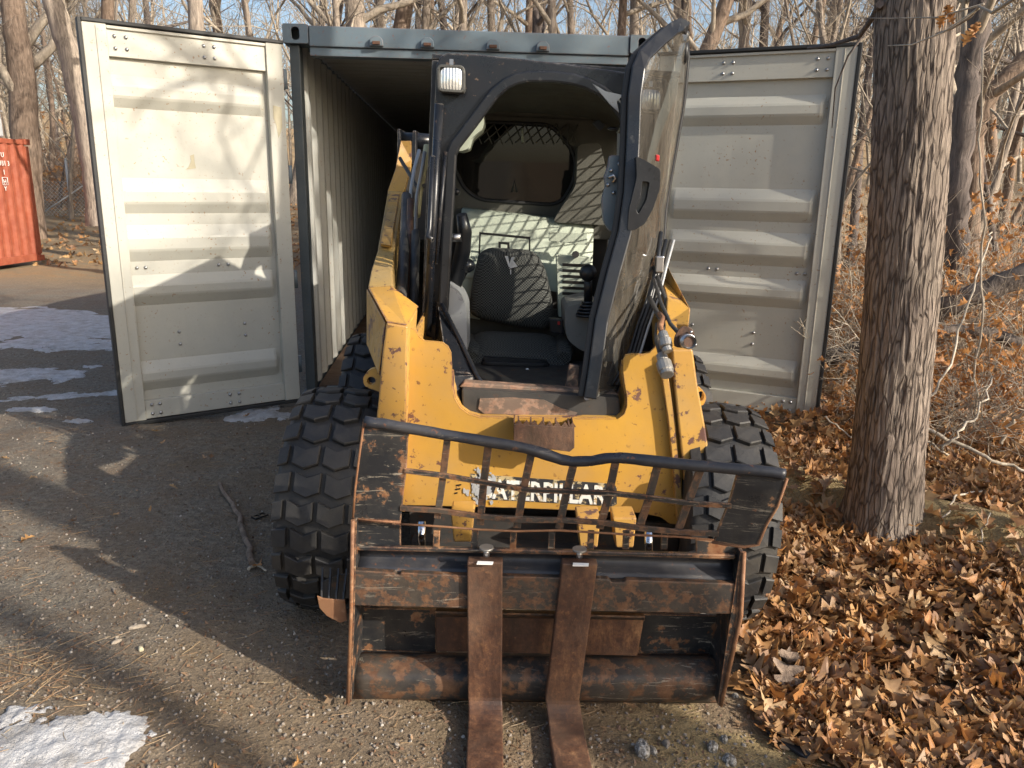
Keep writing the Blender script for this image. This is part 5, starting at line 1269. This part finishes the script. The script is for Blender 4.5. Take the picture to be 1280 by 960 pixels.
def needles(n, gen, lmin, lmax, name, label, wdt=.0008):
    vs_ = []; fs_ = []
    for _ in range(n):
        x, y, a0 = gen(); L = r_.uniform(lmin, lmax); a = a0 if a0 is not None else r_.uniform(0, 6.28); d = Vector((cos(a), sin(a), r_.uniform(-.05, .15))); q = Vector((-sin(a), cos(a), 0))*wdt
        p = Vector((x, y, gh(x, y)+.005)); bend = q*r_.uniform(-14, 14); o = len(vs_)
        for t in (0, .5, 1):
            c = p+d*L*t+bend*(t*(1-t)*4)*.3; vs_ += [tuple(c-q), tuple(c+q), tuple(c+Vector((0, 0, wdt*1.5)))]
        for j in (0, 3): fs_ += [(o+j, o+j+3, o+j+5, o+j+2), (o+j+1, o+j+2, o+j+5, o+j+4)]
    me = bpy.data.meshes.new(name); me.from_pydata(vs_, [], fs_); me.materials.append(MATS['straw']); o = bpy.data.objects.new(name, me); COL.objects.link(o)
    return tag(o, label, 'pine needles', None, 'stuff')
def debris(n, gen, name, label, mat):
    vs_ = []; fs_ = []
    for _ in range(n):
        x, y = gen(); sz = r_.uniform(.003, .011); p = Vector((x, y, gh(x, y)+.003)); Rm = Euler((r_.gauss(0, .5), r_.gauss(0, .5), r_.uniform(0, 6.3))).to_matrix(); o = len(vs_)
        for a_, b_ in ((-1, -.3), (.2, -.6), (1, .1), (.1, .6)): vs_.append(tuple(p+Rm@Vector((a_*sz*r_.uniform(.6, 1.2), b_*sz*r_.uniform(.5, 1.1), 0))))
        fs_.append((o, o+1, o+2, o+3))
    me = bpy.data.meshes.new(name); me.from_pydata(vs_, [], fs_); me.materials.append(MATS[mat]); o = bpy.data.objects.new(name, me); COL.objects.link(o); tag(o, label, 'debris', None, 'stuff')
debris(12000, lambda: ((lambda y: (r_.uniform(-.75*y-.3, .9), y))(1.5+6*r_.random()**1.5)), 'leaf_crumbs', 'crumbled leaf and bark bits trodden into the yard', 'crumbs')
needles(2200, lambda: (r_.uniform(-3.2, 1.0), 1.5+4.5*r_.random()**1.6, None), .02, .075, 'pine_needles', 'dry pine needles and straw strewn over the yard')
needles(150, lambda: (-1.42+r_.gauss(0, .14), 2.1+r_.gauss(0, .10), r_.choice((.4, 1.4, 2.4, 3.0))+r_.gauss(0, .5)), .04, .10, 'pine_needles', 'tuft of orange pine needles beside the snow patch')
needles(1800, lambda: (r_.uniform(.8, 3.2), 1.5+3.5*r_.random(), None), .03, .10, 'pine_needles', 'straw and needles among the oak leaves', .0018)

# ------------------------------------------------------------------ snow
def snow_patch(px, py, rx, ry, label, seed, n=70, h=.018, rot=0):
    c = gpt(px, py); vs = []; fs = []; idx = {}
    ca, sa = cos(rot), sin(rot)
    def fld(u, v):
        x = c.x+(u*rx*ca-v*ry*sa); y = c.y+(u*rx*sa+v*ry*ca)
        d = 1-(u*u+v*v)**.5; s = .5/max(.15, min(rx, ry))
        f = d+.75*nz(x+seed, y, seed, s*1.6)+.42*nz(x, y+seed, seed, s*5)+.22*nz(x, y, seed, s*16)
        return x, y, f-.12
    m = MB(); N_ = n
    for j in range(N_+1):
        for i in range(N_+1):
            u, v = -1.35+2.7*i/N_, -1.35+2.7*j/N_; x, y, f = fld(u, v)
            z = gh(x, y)+min(h, h*1.6*math.tanh(f*5))+(.005*nz(x, y, 2, 22)+.003*nz(x, y, 4, 60))*(1 if f > 0 else 0)
            if f <= -.1: z = gh(x, y)-.03
            m.v.append(Vector((x, y, z))); idx[(i, j)] = f
    for j in range(N_):
        for i in range(N_):
            if max(idx[(i, j)], idx[(i+1, j)], idx[(i, j+1)], idx[(i+1, j+1)]) > -.02:
                a = j*(N_+1)+i; m.f.append([a, a+1, a+N_+2, a+N_+1]); m.sm.append(True)
    o = m.build('snow_patch', 'snow', None, fix=False); return tag(o, label, 'snow patch')
snow_patch(74, 938, .27, .17, 'melting snow patch on the gravel at the bottom left corner', 3, 120, .009, .15)
snow_patch(18, 408, 2.2, 1.5, 'largest icy snow sheet on the drive in front of the orange container', 7, 110, .012)
snow_patch(22, 470, .55, .30, 'snow patch at the left edge just below the large icy sheet', 12, 60, .012)
snow_patch(330, 520, .26, .22, 'grey snow patch beside the foot of the open left door', 16, 60, .012, .4)
snow_patch(100, 497, .62, .07, 'long thin streak of snow left of the open door', 21, 60, .008, .35)
snow_patch(45, 514, .17, .07, 'small snow scrap at the end of the thin streak', 25, 40, .008)
snow_patch(98, 528, .10, .06, 'tiny snow crumb near the lower corner of the left door', 31, 36, .008)
snow_patch(118, 435, .5, .22, 'snow strip touching the outer edge of the left door', 36, 60, .01, .3)

# ------------------------------------------------------------------ sticks, logs, brush
def stick(pts, r0, r1, label, mat='dead_stick', name='stick', cat='stick', jitter=.012, sides=8, sub=4):
    P = [Vector(p) for p in pts]; q = []
    for i in range(len(P)-1):
        for j in range(sub): q.append(P[i].lerp(P[i+1], j/sub)+Vector((r_.gauss(0, jitter), r_.gauss(0, jitter), r_.gauss(0, jitter*.6))))
    q.append(P[-1]); m = MB(); n = len(q); m.tube(q, [max(.0015, r0+(r1-r0)*i/(n-1)) for i in range(n)], sides); o = m.build(name, mat, None, fix=False, org=P[0]); 
    return tag(o, label, cat)
stick([gpt(275, 608, .01), gpt(292, 636, .012), gpt(306, 672, .012), gpt(316, 712, .014)], .010, .014, 'crooked fallen stick lying left of the front tyre', 'bark_brown', jitter=.004)
stick([gpt(311, 716, .012), gpt(322, 712, .012), gpt(333, 722, .01)], .007, .004, 'pale broken stub at the end of the crooked stick', jitter=.002)
# chunk of plastic
def chunk(px, py, sx, sy, sz, rz, label, mat, name, cat):
    if name == 'stone': sx, sy, sz = sx*.72, sy*.72, sz*.7
    p = gpt(px, py, sz*.3); m = MB(); vs = []
    n = 7; base = [(cos(2*pi*i/n+r_.uniform(-.2, .2))*sx*r_.uniform(.75, 1), sin(2*pi*i/n)*sy*r_.uniform(.75, 1)) for i in range(n)]
    c_, s_ = cos(rz), sin(rz)
    rings = [(1.0, -.5), (1.05, .0), (.75, .42), (.35, .55)]
    for sc, zz in rings: vs += [p+Vector(((x*c_-y*s_)*sc, (x*s_+y*c_)*sc, sz*(zz+r_.uniform(-.08, .08)))) for x, y in base]
    fs = [(j*n+i, j*n+(i+1) % n, (j+1)*n+(i+1) % n, (j+1)*n+i) for j in range(3) for i in range(n)]+[tuple(3*n+i for i in range(n)), tuple(reversed(range(n)))]
    m.add(vs, fs); o = m.build(name, mat, None, .002, org=p); return tag(o, label, cat)
chunk(803, 942, .032, .055, .05, .2, 'pointed speckled grey stone right of the fork tips', 'stone_grey', 'stone', 'stone')
chunk(816, 948, .018, .022, .03, .6, 'small smooth grey stone touching the pointed speckled one', 'stone_grey', 'stone', 'stone')
chunk(832, 938, .016, .02, .03, 1, 'little pale stone between the speckled stone and the blue grey ones', 'grit', 'stone', 'stone')
chunk(890, 938, .03, .024, .035, 1, 'blue grey stone half buried near the bottom edge', 'stone_grey', 'stone', 'stone')
chunk(912, 952, .03, .035, .035, .3, 'rounded blue grey stone nearest the leaf litter', 'stone_grey', 'stone', 'stone')
chunk(905, 928, .02, .02, .03, 2, 'grey stone at the edge of the leaves below the carriage corner', 'stone_grey', 'stone', 'stone')
chunk(919, 873, .018, .016, .02, 2, 'small brown stone by the right foot of the fork carriage', 'stone_grey', 'stone', 'stone')
chunk(177, 820, .014, .018, .02, 1, 'yellowish pebble in the sunlit strip of gravel', 'tan_decal', 'stone', 'stone')
chunk(172, 786, .034, .012, .012, .3, 'flat pale wood chip on the edge of the sunlit strip', 'twig', 'wood_chip', 'wood chip')
chunk(146, 808, .02, .010, .010, .8, 'smaller pale wood chip beside the flat one', 'twig', 'wood_chip', 'wood chip')
m = MB(); p = gpt(325, 650, .012); R = Matrix.Rotation(.9, 3, 'Z')
for q in ((-.045, 0, .09, .0), ): pass
for sx in (-.03, .0, .03): m.box(p+R@Vector((sx, 0, 0)), (.006, .035, .008), R)
for sy in (-.017, .017): m.box(p+R@Vector((0, sy, .001)), (.066, .006, .008), R)
tag(m.build('plastic_scrap', 'plastic_black', None, org=p), 'black plastic grid scrap lying beside the crooked stick', 'plastic scrap')
m = MB(); p = gpt(985, 945, .012); m.box(p, (.03, .14, .012), Matrix.Rotation(.6, 3, 'Z')); tag(m.build('rubber_strip', 'plastic_black', None, .002, org=p), 'black rubber strip poking from the leaves at the bottom edge', 'rubber strip')
# logs in the undergrowth
for pts, r0, r1, lab in (([at(1030, 450, 6.2), at(1100, 432, 6.0), at(1160, 396, 5.8), at(1220, 368, 5.7), at(1300, 336, 5.6)], .065, .085, 'dark fallen trunk slanting up to the right behind the oak'),
                        ([at(1140, 415, 5.4), at(1190, 412, 5.4), at(1235, 418, 5.3), at(1300, 436, 5.2)], .036, .045, 'fallen branch with a peeled orange patch under the slanting trunk'),
                        ([at(1140, 468, 5.6), at(1195, 482, 5.6), at(1240, 488, 5.6), at(1300, 486, 5.6)], .055, .065, 'mossy dark log lying level right of the oak'),
                        ([at(1130, 520, 5.0), at(1180, 536, 4.9), at(1215, 545, 4.9)], .035, .03, 'short rotten log low beside the oak'),
                        ([at(1020, 500, 5.9), at(1065, 486, 6.0), at(1100, 478, 6.2)], .035, .05, 'dark log showing between the right door and the oak')):
    stick(pts, r0, r1, lab, 'log_bark', 'fallen_log', 'log', .012, 12, 5)
for pts, r0, r1, lab in (([at(1145, 532, 4.2), at(1195, 552, 4.1), at(1240, 575, 4.0), at(1300, 596, 3.9)], .012, .009, 'long pale fallen branch running to the right edge'),
                        ([at(1150, 545, 4.3), at(1190, 572, 4.2), at(1230, 582, 4.2), at(1290, 590, 4.1)], .008, .007, 'thin pale branch just below the long one'),
                        ([at(1158, 505, 4.4), at(1180, 470, 4.5), at(1204, 400, 4.7), at(1232, 310, 5.0), at(1240, 290, 5.1)], .008, .005, 'straight leaning sapling crossing the brush'),
                        ([at(1216, 555, 4.6), at(1222, 450, 4.6), at(1229, 330, 4.6), at(1227, 200, 4.6), at(1228, 60, 4.6)], .007, .005, 'thin upright vine stem right of the oak'),
                        ([at(1178, 560, 4.0), at(1200, 540, 4.0), at(1222, 515, 4.1), at(1240, 470, 4.3)], .009, .005, 'short pale stick leaning on the branches'),
                        ([at(1252, 556, 4.1), at(1262, 530, 4.1), at(1285, 515, 4.0)], .010, .008, 'curved pale branch at the right edge'),
                        ([at(1025, 500, 5.2), at(1050, 510, 5.2), at(1075, 518, 5.0)], .008, .006, 'pale twig between the right door and the oak'),
                        ([at(1030, 520, 4.7), at(1052, 535, 4.6), at(1064, 548, 4.5)], .006, .004, 'bent twig low beside the left side of the oak'),
                        ([gpt(1228, 618, .02), gpt(1192, 630, .03), gpt(1176, 655, .03)], .006, .004, 'thin dark stick on the bank right of the oak foot'),
                        ([gpt(1196, 700, .02), gpt(1222, 690, .03), gpt(1236, 652, .03)], .004, .003, 'wiry twig lying on the leafy bank')):
    stick(pts, r0, r1, lab, 'dead_stick', 'fallen_branch', 'branch', .010, 7, 5)
# brush: bushy undergrowth of twigs with brown leaves still on
def brush_proto(seed, n, h, leaves):
    r = random.Random(seed); m = MB(); tips = []
    for k in range(n):
        a = r.uniform(0, 6.28); p = Vector((r.gauss(0, .25), r.gauss(0, .25), -.03)); d = Vector((cos(a)*.7, sin(a)*.7, r.uniform(.3, 1.3))).normalized()
        grow(m, p, d, h*r.uniform(.5, 1.1), .008, 2, 4, r, tips, 5, -.01, .16)
    tw = m.mesh('stems', fix=False)
    vs_ = []; fs_ = []
    for k in range(leaves):
        p = tips[r.randrange(len(tips))]+Vector((r.gauss(0, .05), r.gauss(0, .05), r.gauss(0, .05)))
        v, f = leaf_geo(r.uniform(.07, .13), r.uniform(-.8, 1), r.uniform(0, 1), 1, True, k); R = Euler((r.uniform(0, 6), r.uniform(0, 6), r.uniform(0, 6))).to_matrix(); o = len(vs_)
        vs_ += [tuple(R@q+p) for q in v]; fs_ += [tuple(i+o for i in q) for q in f]
    lf = bpy.data.meshes.new('foliage')
    if vs_: lf.from_pydata(vs_, [], fs_); lf.polygons.foreach_set('use_smooth', [True]*len(fs_)); lf.materials.append(MATS['leaf_orange'])
    return tw, lf
BP = [brush_proto(41, 7, .9, 260), brush_proto(42, 9, 1.2, 240), brush_proto(43, 8, 1.0, 0), brush_proto(44, 11, 1.5, 170)]
def brush(k, x, y, sc, rot, label, group, leaves=True, mat='dead_stick'):
    t = thing('bush', (x, y, gh(x, y)), label, 'bush', group); LASTN[0] = t.name; t.rotation_euler.z = rot; t.scale = (sc, sc, sc)
    a = bpy.data.objects.new('stems', variant(BP[k][0], mat)); COL.objects.link(a); a.parent = t
    if leaves and len(BP[k][1].vertices):
        b = bpy.data.objects.new('foliage', BP[k][1]); COL.objects.link(b); b.parent = t; b['kind'] = 'stuff'
GU = 'tangled bushes with brown leaves right of the oak'; LU = 'tangled bush of pale twigs and clinging orange brown leaves in the undergrowth behind the oak'
for px, Y, k, sc in [(1170, 4.9, 0, .5), (1250, 5.0, 0, .55), (1185, 6.2, 1, .8), (1235, 6.6, 0, 1), (1275, 6.0, 1, .9), (1300, 5.0, 0, .9), (1200, 7.6, 0, 1), (1255, 8.0, 1, 1.1), (1290, 7.5, 3, 1), (1170, 8.5, 1, 1), (1220, 9.5, 3, 1.2), (1270, 10, 0, 1.3),
                     (1062, 7.0, 0, .7), (1066, 8.2, 1, .8), (1056, 9.4, 0, 1.1), (1190, 5.1, 2, .9), (1240, 5.6, 2, 1), (1175, 6.8, 3, .8), (1290, 5.6, 2, 1), (1230, 4.5, 2, .7), (1265, 4.5, 2, .7), (1320, 6.5, 1, 1), (1340, 8, 0, 1.2), (1168, 5.6, 2, .8), (1215, 6.4, 2, 1), (1262, 7, 2, 1.1), (1195, 8.4, 2, 1.1), (1280, 9, 2, 1.2), (1240, 10.5, 2, 1.3), (1050, 8.2, 2, 1), (1205, 10.8, 2, 1.2), (1060, 11, 3, 1.2), (1180, 12, 3, 1.3), (1240, 13, 1, 1.4), (1290, 13, 3, 1.4)]:
    brush(k, at_x(px, Y), Y, sc, rnd.uniform(0, 6.28), LU, GU, True, 'dead_stick' if rnd.random() < .6 else 'twig')
    SET.append((bpy.data.objects[LASTN[0]], near_label('leafy brown bush' if k in (0, 1) else 'pale twiggy bush', px, Y, MK_RIGHT)))
GF = 'dry brush growing along the far fence'
for px, Y, k, sc in [(58, 29, 3, 1.6), (75, 31, 1, 1.6), (92, 30, 3, 1.8), (108, 32, 0, 2), (124, 30, 3, 1.8), (66, 35, 3, 2.2), (88, 36, 3, 2.2), (112, 37, 1, 2.4), (45, 33, 3, 2), (136, 34, 3, 2)]:
    brush(k, at_x(px, Y), Y, sc, rnd.uniform(0, 6.28), 'dry brown brush behind the chain link fence', GF, k in (0, 1), 'bark_brown')
    SET.append((bpy.data.objects[LASTN[0]], near_label('dry far bush', px, Y, MK_LEFT)))
# leaves clinging to the thin branch by the oak
for x, y, s in ((1186, 14, 1.0), (1189, 24, .9), (1176, 27, 1.1), (1180, 31, .8), (1208, 50, 1.3), (1216, 42, 1.1), (1221, 36, .8)):
    o = bpy.data.objects.new('leaf', variant(LM[int(x) % 7], 'leaf_orange')); COL.objects.link(o); o.parent = oak; o.location = at(x, y, 2.95)-wloc(oak); o.scale = (s*.5,)*3; o.rotation_euler = (1.2+r_.gauss(0, .4), r_.gauss(0, .6), r_.uniform(0, 6.28))

# ------------------------------------------------------------------ orange container, tank, fence
oc = thing('shipping_container', (-11.6, 14.5, gh(-10, 16)), 'orange shipping container with white numbers at the left edge', 'shipping container')
OX, OY = at(53, 325, 17.6).x, 17.6; OZ = at(53, 325, 17.6).z; od = Vector((.04, 1, 0)).normalized(); on = Vector((od.y, -od.x, 0))
def op(t, n, z): return Vector((OX, OY, 0))+od*t+on*n+Vector((0, 0, z+OZ))
ORm = Matrix((od, on, CZ)).transposed()
m = MB(); vs = []; fs = []
for i, (t, d) in enumerate(wave_pts(5.8)):
    vs += [op(-.1-t, -.01-d, .16), op(-.1-t, -.01-d, 2.48)]
    if i: fs.append((2*i-2, 2*i, 2*i+1, 2*i-1))
m.add(vs, fs); m.build('side_wall', 'orange_paint', oc)
m = MB(); m.box(op(-3, -.03, .08), (6, .05, .16), ORm); m.build('bottom_rail', 'orange_paint', oc, .01)
m = MB(); m.box(op(-3, -.03, 2.53), (6, .05, .10), ORm); m.build('top_rail', 'orange_paint', oc, .01)
m = MB(); m.box(op(-.04, -.03, 1.3), (.12, .08, 2.3), ORm); m.build('corner_post', 'orange_paint', oc, .01)
for t in (-.06,):
    for z in (.06, 2.54):
        m = MB(); m.box(op(t, -.02, z), (.18, .14, .12), ORm); m.build('corner_casting', 'orange_paint', oc, .008)
m = MB(); m.box(op(-3, -1.22, 2.55), (6, 2.36, .05), ORm); m.build('roof', 'orange_paint', oc)
m = MB(); m.box(op(-3, -2.42, 1.3), (6, .03, 2.4), ORm); m.build('side_wall', 'orange_paint', oc)
m = MB(); m.box(op(-.0, -1.25, 1.3), (.03, 2.3, 2.4), ORm); m.build('end_wall', 'orange_paint', oc)
def otext(s, t, z, size):
    decal_text(s, size, 'white_print', op(t, .0, z), od, (0, 0, 1), oc, 'lettering', .002)
otext('U', -.90, 2.20, .14); otext('931 3', -.98, 2.03, .14); otext('1', -.90, 1.85, .14); otext('H', -.93, 1.66, .13); otext('Y', -.93, 1.52, .13)
m = MB()
for a, b in (((-.96, 1.64), (-.96, 1.79)), ((-.80, 1.64), (-.80, 1.79)), ((-.96, 1.79), (-.80, 1.79)), ((-.96, 1.64), (-.80, 1.64))):
    m.tube([op(a[0], .003, a[1]), op(b[0], .003, b[1])], .006, 4)
m.build('code_box', 'white_print', oc)
tk = MB(); c0 = op(-.75, -.3, 2.6); tk.box(op(-1.1, -.45, 2.86), (1.0, .75, .5), ORm); tank = tk.build('metal_tank', 'galvanised', None, .03, org=c0); tag(tank, 'grey metal tank box standing on top of the orange container', 'tank')
m = MB(); m.box(op(-1.1, -.45, 3.125), (1.04, .79, .025), ORm); m.build('lid', 'galvanised', tank, .005)
# chain link fence
FY = 27.0
xa, xb = at_x(40, FY), at_x(150, FY); zb = gh((xa+xb)/2, FY)
fen = thing('chain_link_fence', ((xa+xb)/2, FY, zb), 'low chain link fence with galvanised posts beyond the drive on the left', 'fence')
for px in (86, 150):
    x = at_x(px, FY); m = MB(); m.tube([(x, FY, gh(x, FY)-.2), (x, FY, gh(x, FY)+1.95)], .045, 10); m.tube([(x, FY, gh(x, FY)+1.94), (x, FY, gh(x, FY)+2.0)], [.055, .02], 10); m.build('post', 'galvanised', fen)
x = at_x(86, FY); m = MB(); m.tube([(x-.9, FY-.3, zb+.15), (x+1.0, FY+.2, zb+1.5)], .022, 8); m.build('brace', 'galvanised', fen)
m = MB(); st = .13; hgt = 1.15
n = int((xb-xa)/st)
for k in range(-10, n+1):
    for s in (1, -1):
        x0 = xa+k*st; x1 = x0+s*hgt if s > 0 else x0; a = Vector((x0 if s > 0 else x0+hgt, FY, zb+.1)); b = Vector((x0+hgt if s > 0 else x0, FY, zb+.1+hgt)); m.tube([a, b], .0045, 3, False, False)
m.build('wire_mesh', 'galvanised', fen)['kind'] = 'stuff'

# far wooded ridge closing the view
m = MB()
def ridge(u, v):
    a = -1.15+2.3*u; R = 95+25*v; x = R*sin(a); y = R*cos(a); return (x, y, gh(x, y)-.5+(5+2.2*nz(x, y, 0, .03)+.8*nz(x, y, 0, .25))*sin(pi*min(1, v*1.2)))
m.grid(ridge, 160, 10); tag(m.build('far_ridge', 'soil', None, fix=False), 'low brown ridge far behind the woods', None, None, 'structure')
# mass of far trees on it, too far to tell apart
vs_ = []; fs_ = []
rr = random.Random(77)
m = MB()
for k in range(420):
    a = rr.uniform(-.85, .85); R = rr.uniform(55, 92); x = R*sin(a); y = R*cos(a); z = gh(x, y); h = rr.uniform(9, 15); d = Vector((rr.gauss(0, .08), rr.gauss(0, .08), 1))
    p = Vector((x, y, z-.3)); m.tube([p, p+d*h*.5, p+d*h], [.16, .11, .03], 4, False)
    for j in range(16):
        q = p+d*h*rr.uniform(.25, .95); e = rdir(Vector((0, 0, 1)), rr.uniform(.4, 1.2), rr); L = rr.uniform(1.2, 3.6); m.tube([q, q+e*L*.5, q+e*L+Vector((0, 0, .3))], [.045, .03, .012], 3, False)
        for i in range(3):
            q2 = q+e*L*rr.uniform(.3, 1); e2 = rdir(e, rr.uniform(.4, 1.2), rr); m.tube([q2, q2+e2*L*.5], [.022, .010], 3, False)
tag(m.build('distant_woods', 'twig', None, fix=False), 'distant mass of bare grey trees beyond the near woods', 'woods', None, 'stuff')

# ------------------------------------------------------------------ trees that stand beside the camera and shade the yard
def sp(s, t): return (s*.53+t*.848, s*.848-t*.53)
GN = 'bare trees beside the viewer that shade the yard'
x, y = sp(1.90, 5.2); 
own_tree('shade_tree', [(x, y, -.2), (x+.02, y, 2.4), (x-.04, y-.10, 4.0), (x, y-.3, 7), (x+.2, y-.5, 10)], (.21, .10), 'bark_grey', 'thick bare tree standing off to the right of the viewer', 91, 2.5, 5, .7)
x, y = sp(4.52, 8.5); own_tree('shade_tree', [(x, y, -.2), (x, y, 2.5), (x-.05, y-.1, 5), (x-.1, y, 8)], (.27, .2), 'bark_grey', 'stout bare tree standing far off to the right of the viewer', 93, 2, 4, .75)
x, y = sp(1.07, 6.5); own_tree('shade_tree', [(x, y, -.2), (x, y, 3), (x+.1, y+.1, 6), (x+.2, y+.3, 9)], (.08, .05), 'bark_grey', 'slim bare tree standing off to the right of the viewer', 92, 2, 5, .5)
for s, t, pr, sc in ((4.35, 11, 0, .9), (6.2, 14, 5, 1), (8, 17, 0, 1), (-2.5, 12, 2, 1)):
    x, y = sp(s, t); place_tree(pr, x, y, rnd.uniform(0, 6.28), sc, 'bark_grey', 'shade_tree', 'bare tree standing off to the right of the viewer', GN)
    SET.append((bpy.data.objects[LASTN[0]], near_label('bare tree outside the picture', 1500, t, [(1500, 'to the right of the viewer')])))

settle(SET)
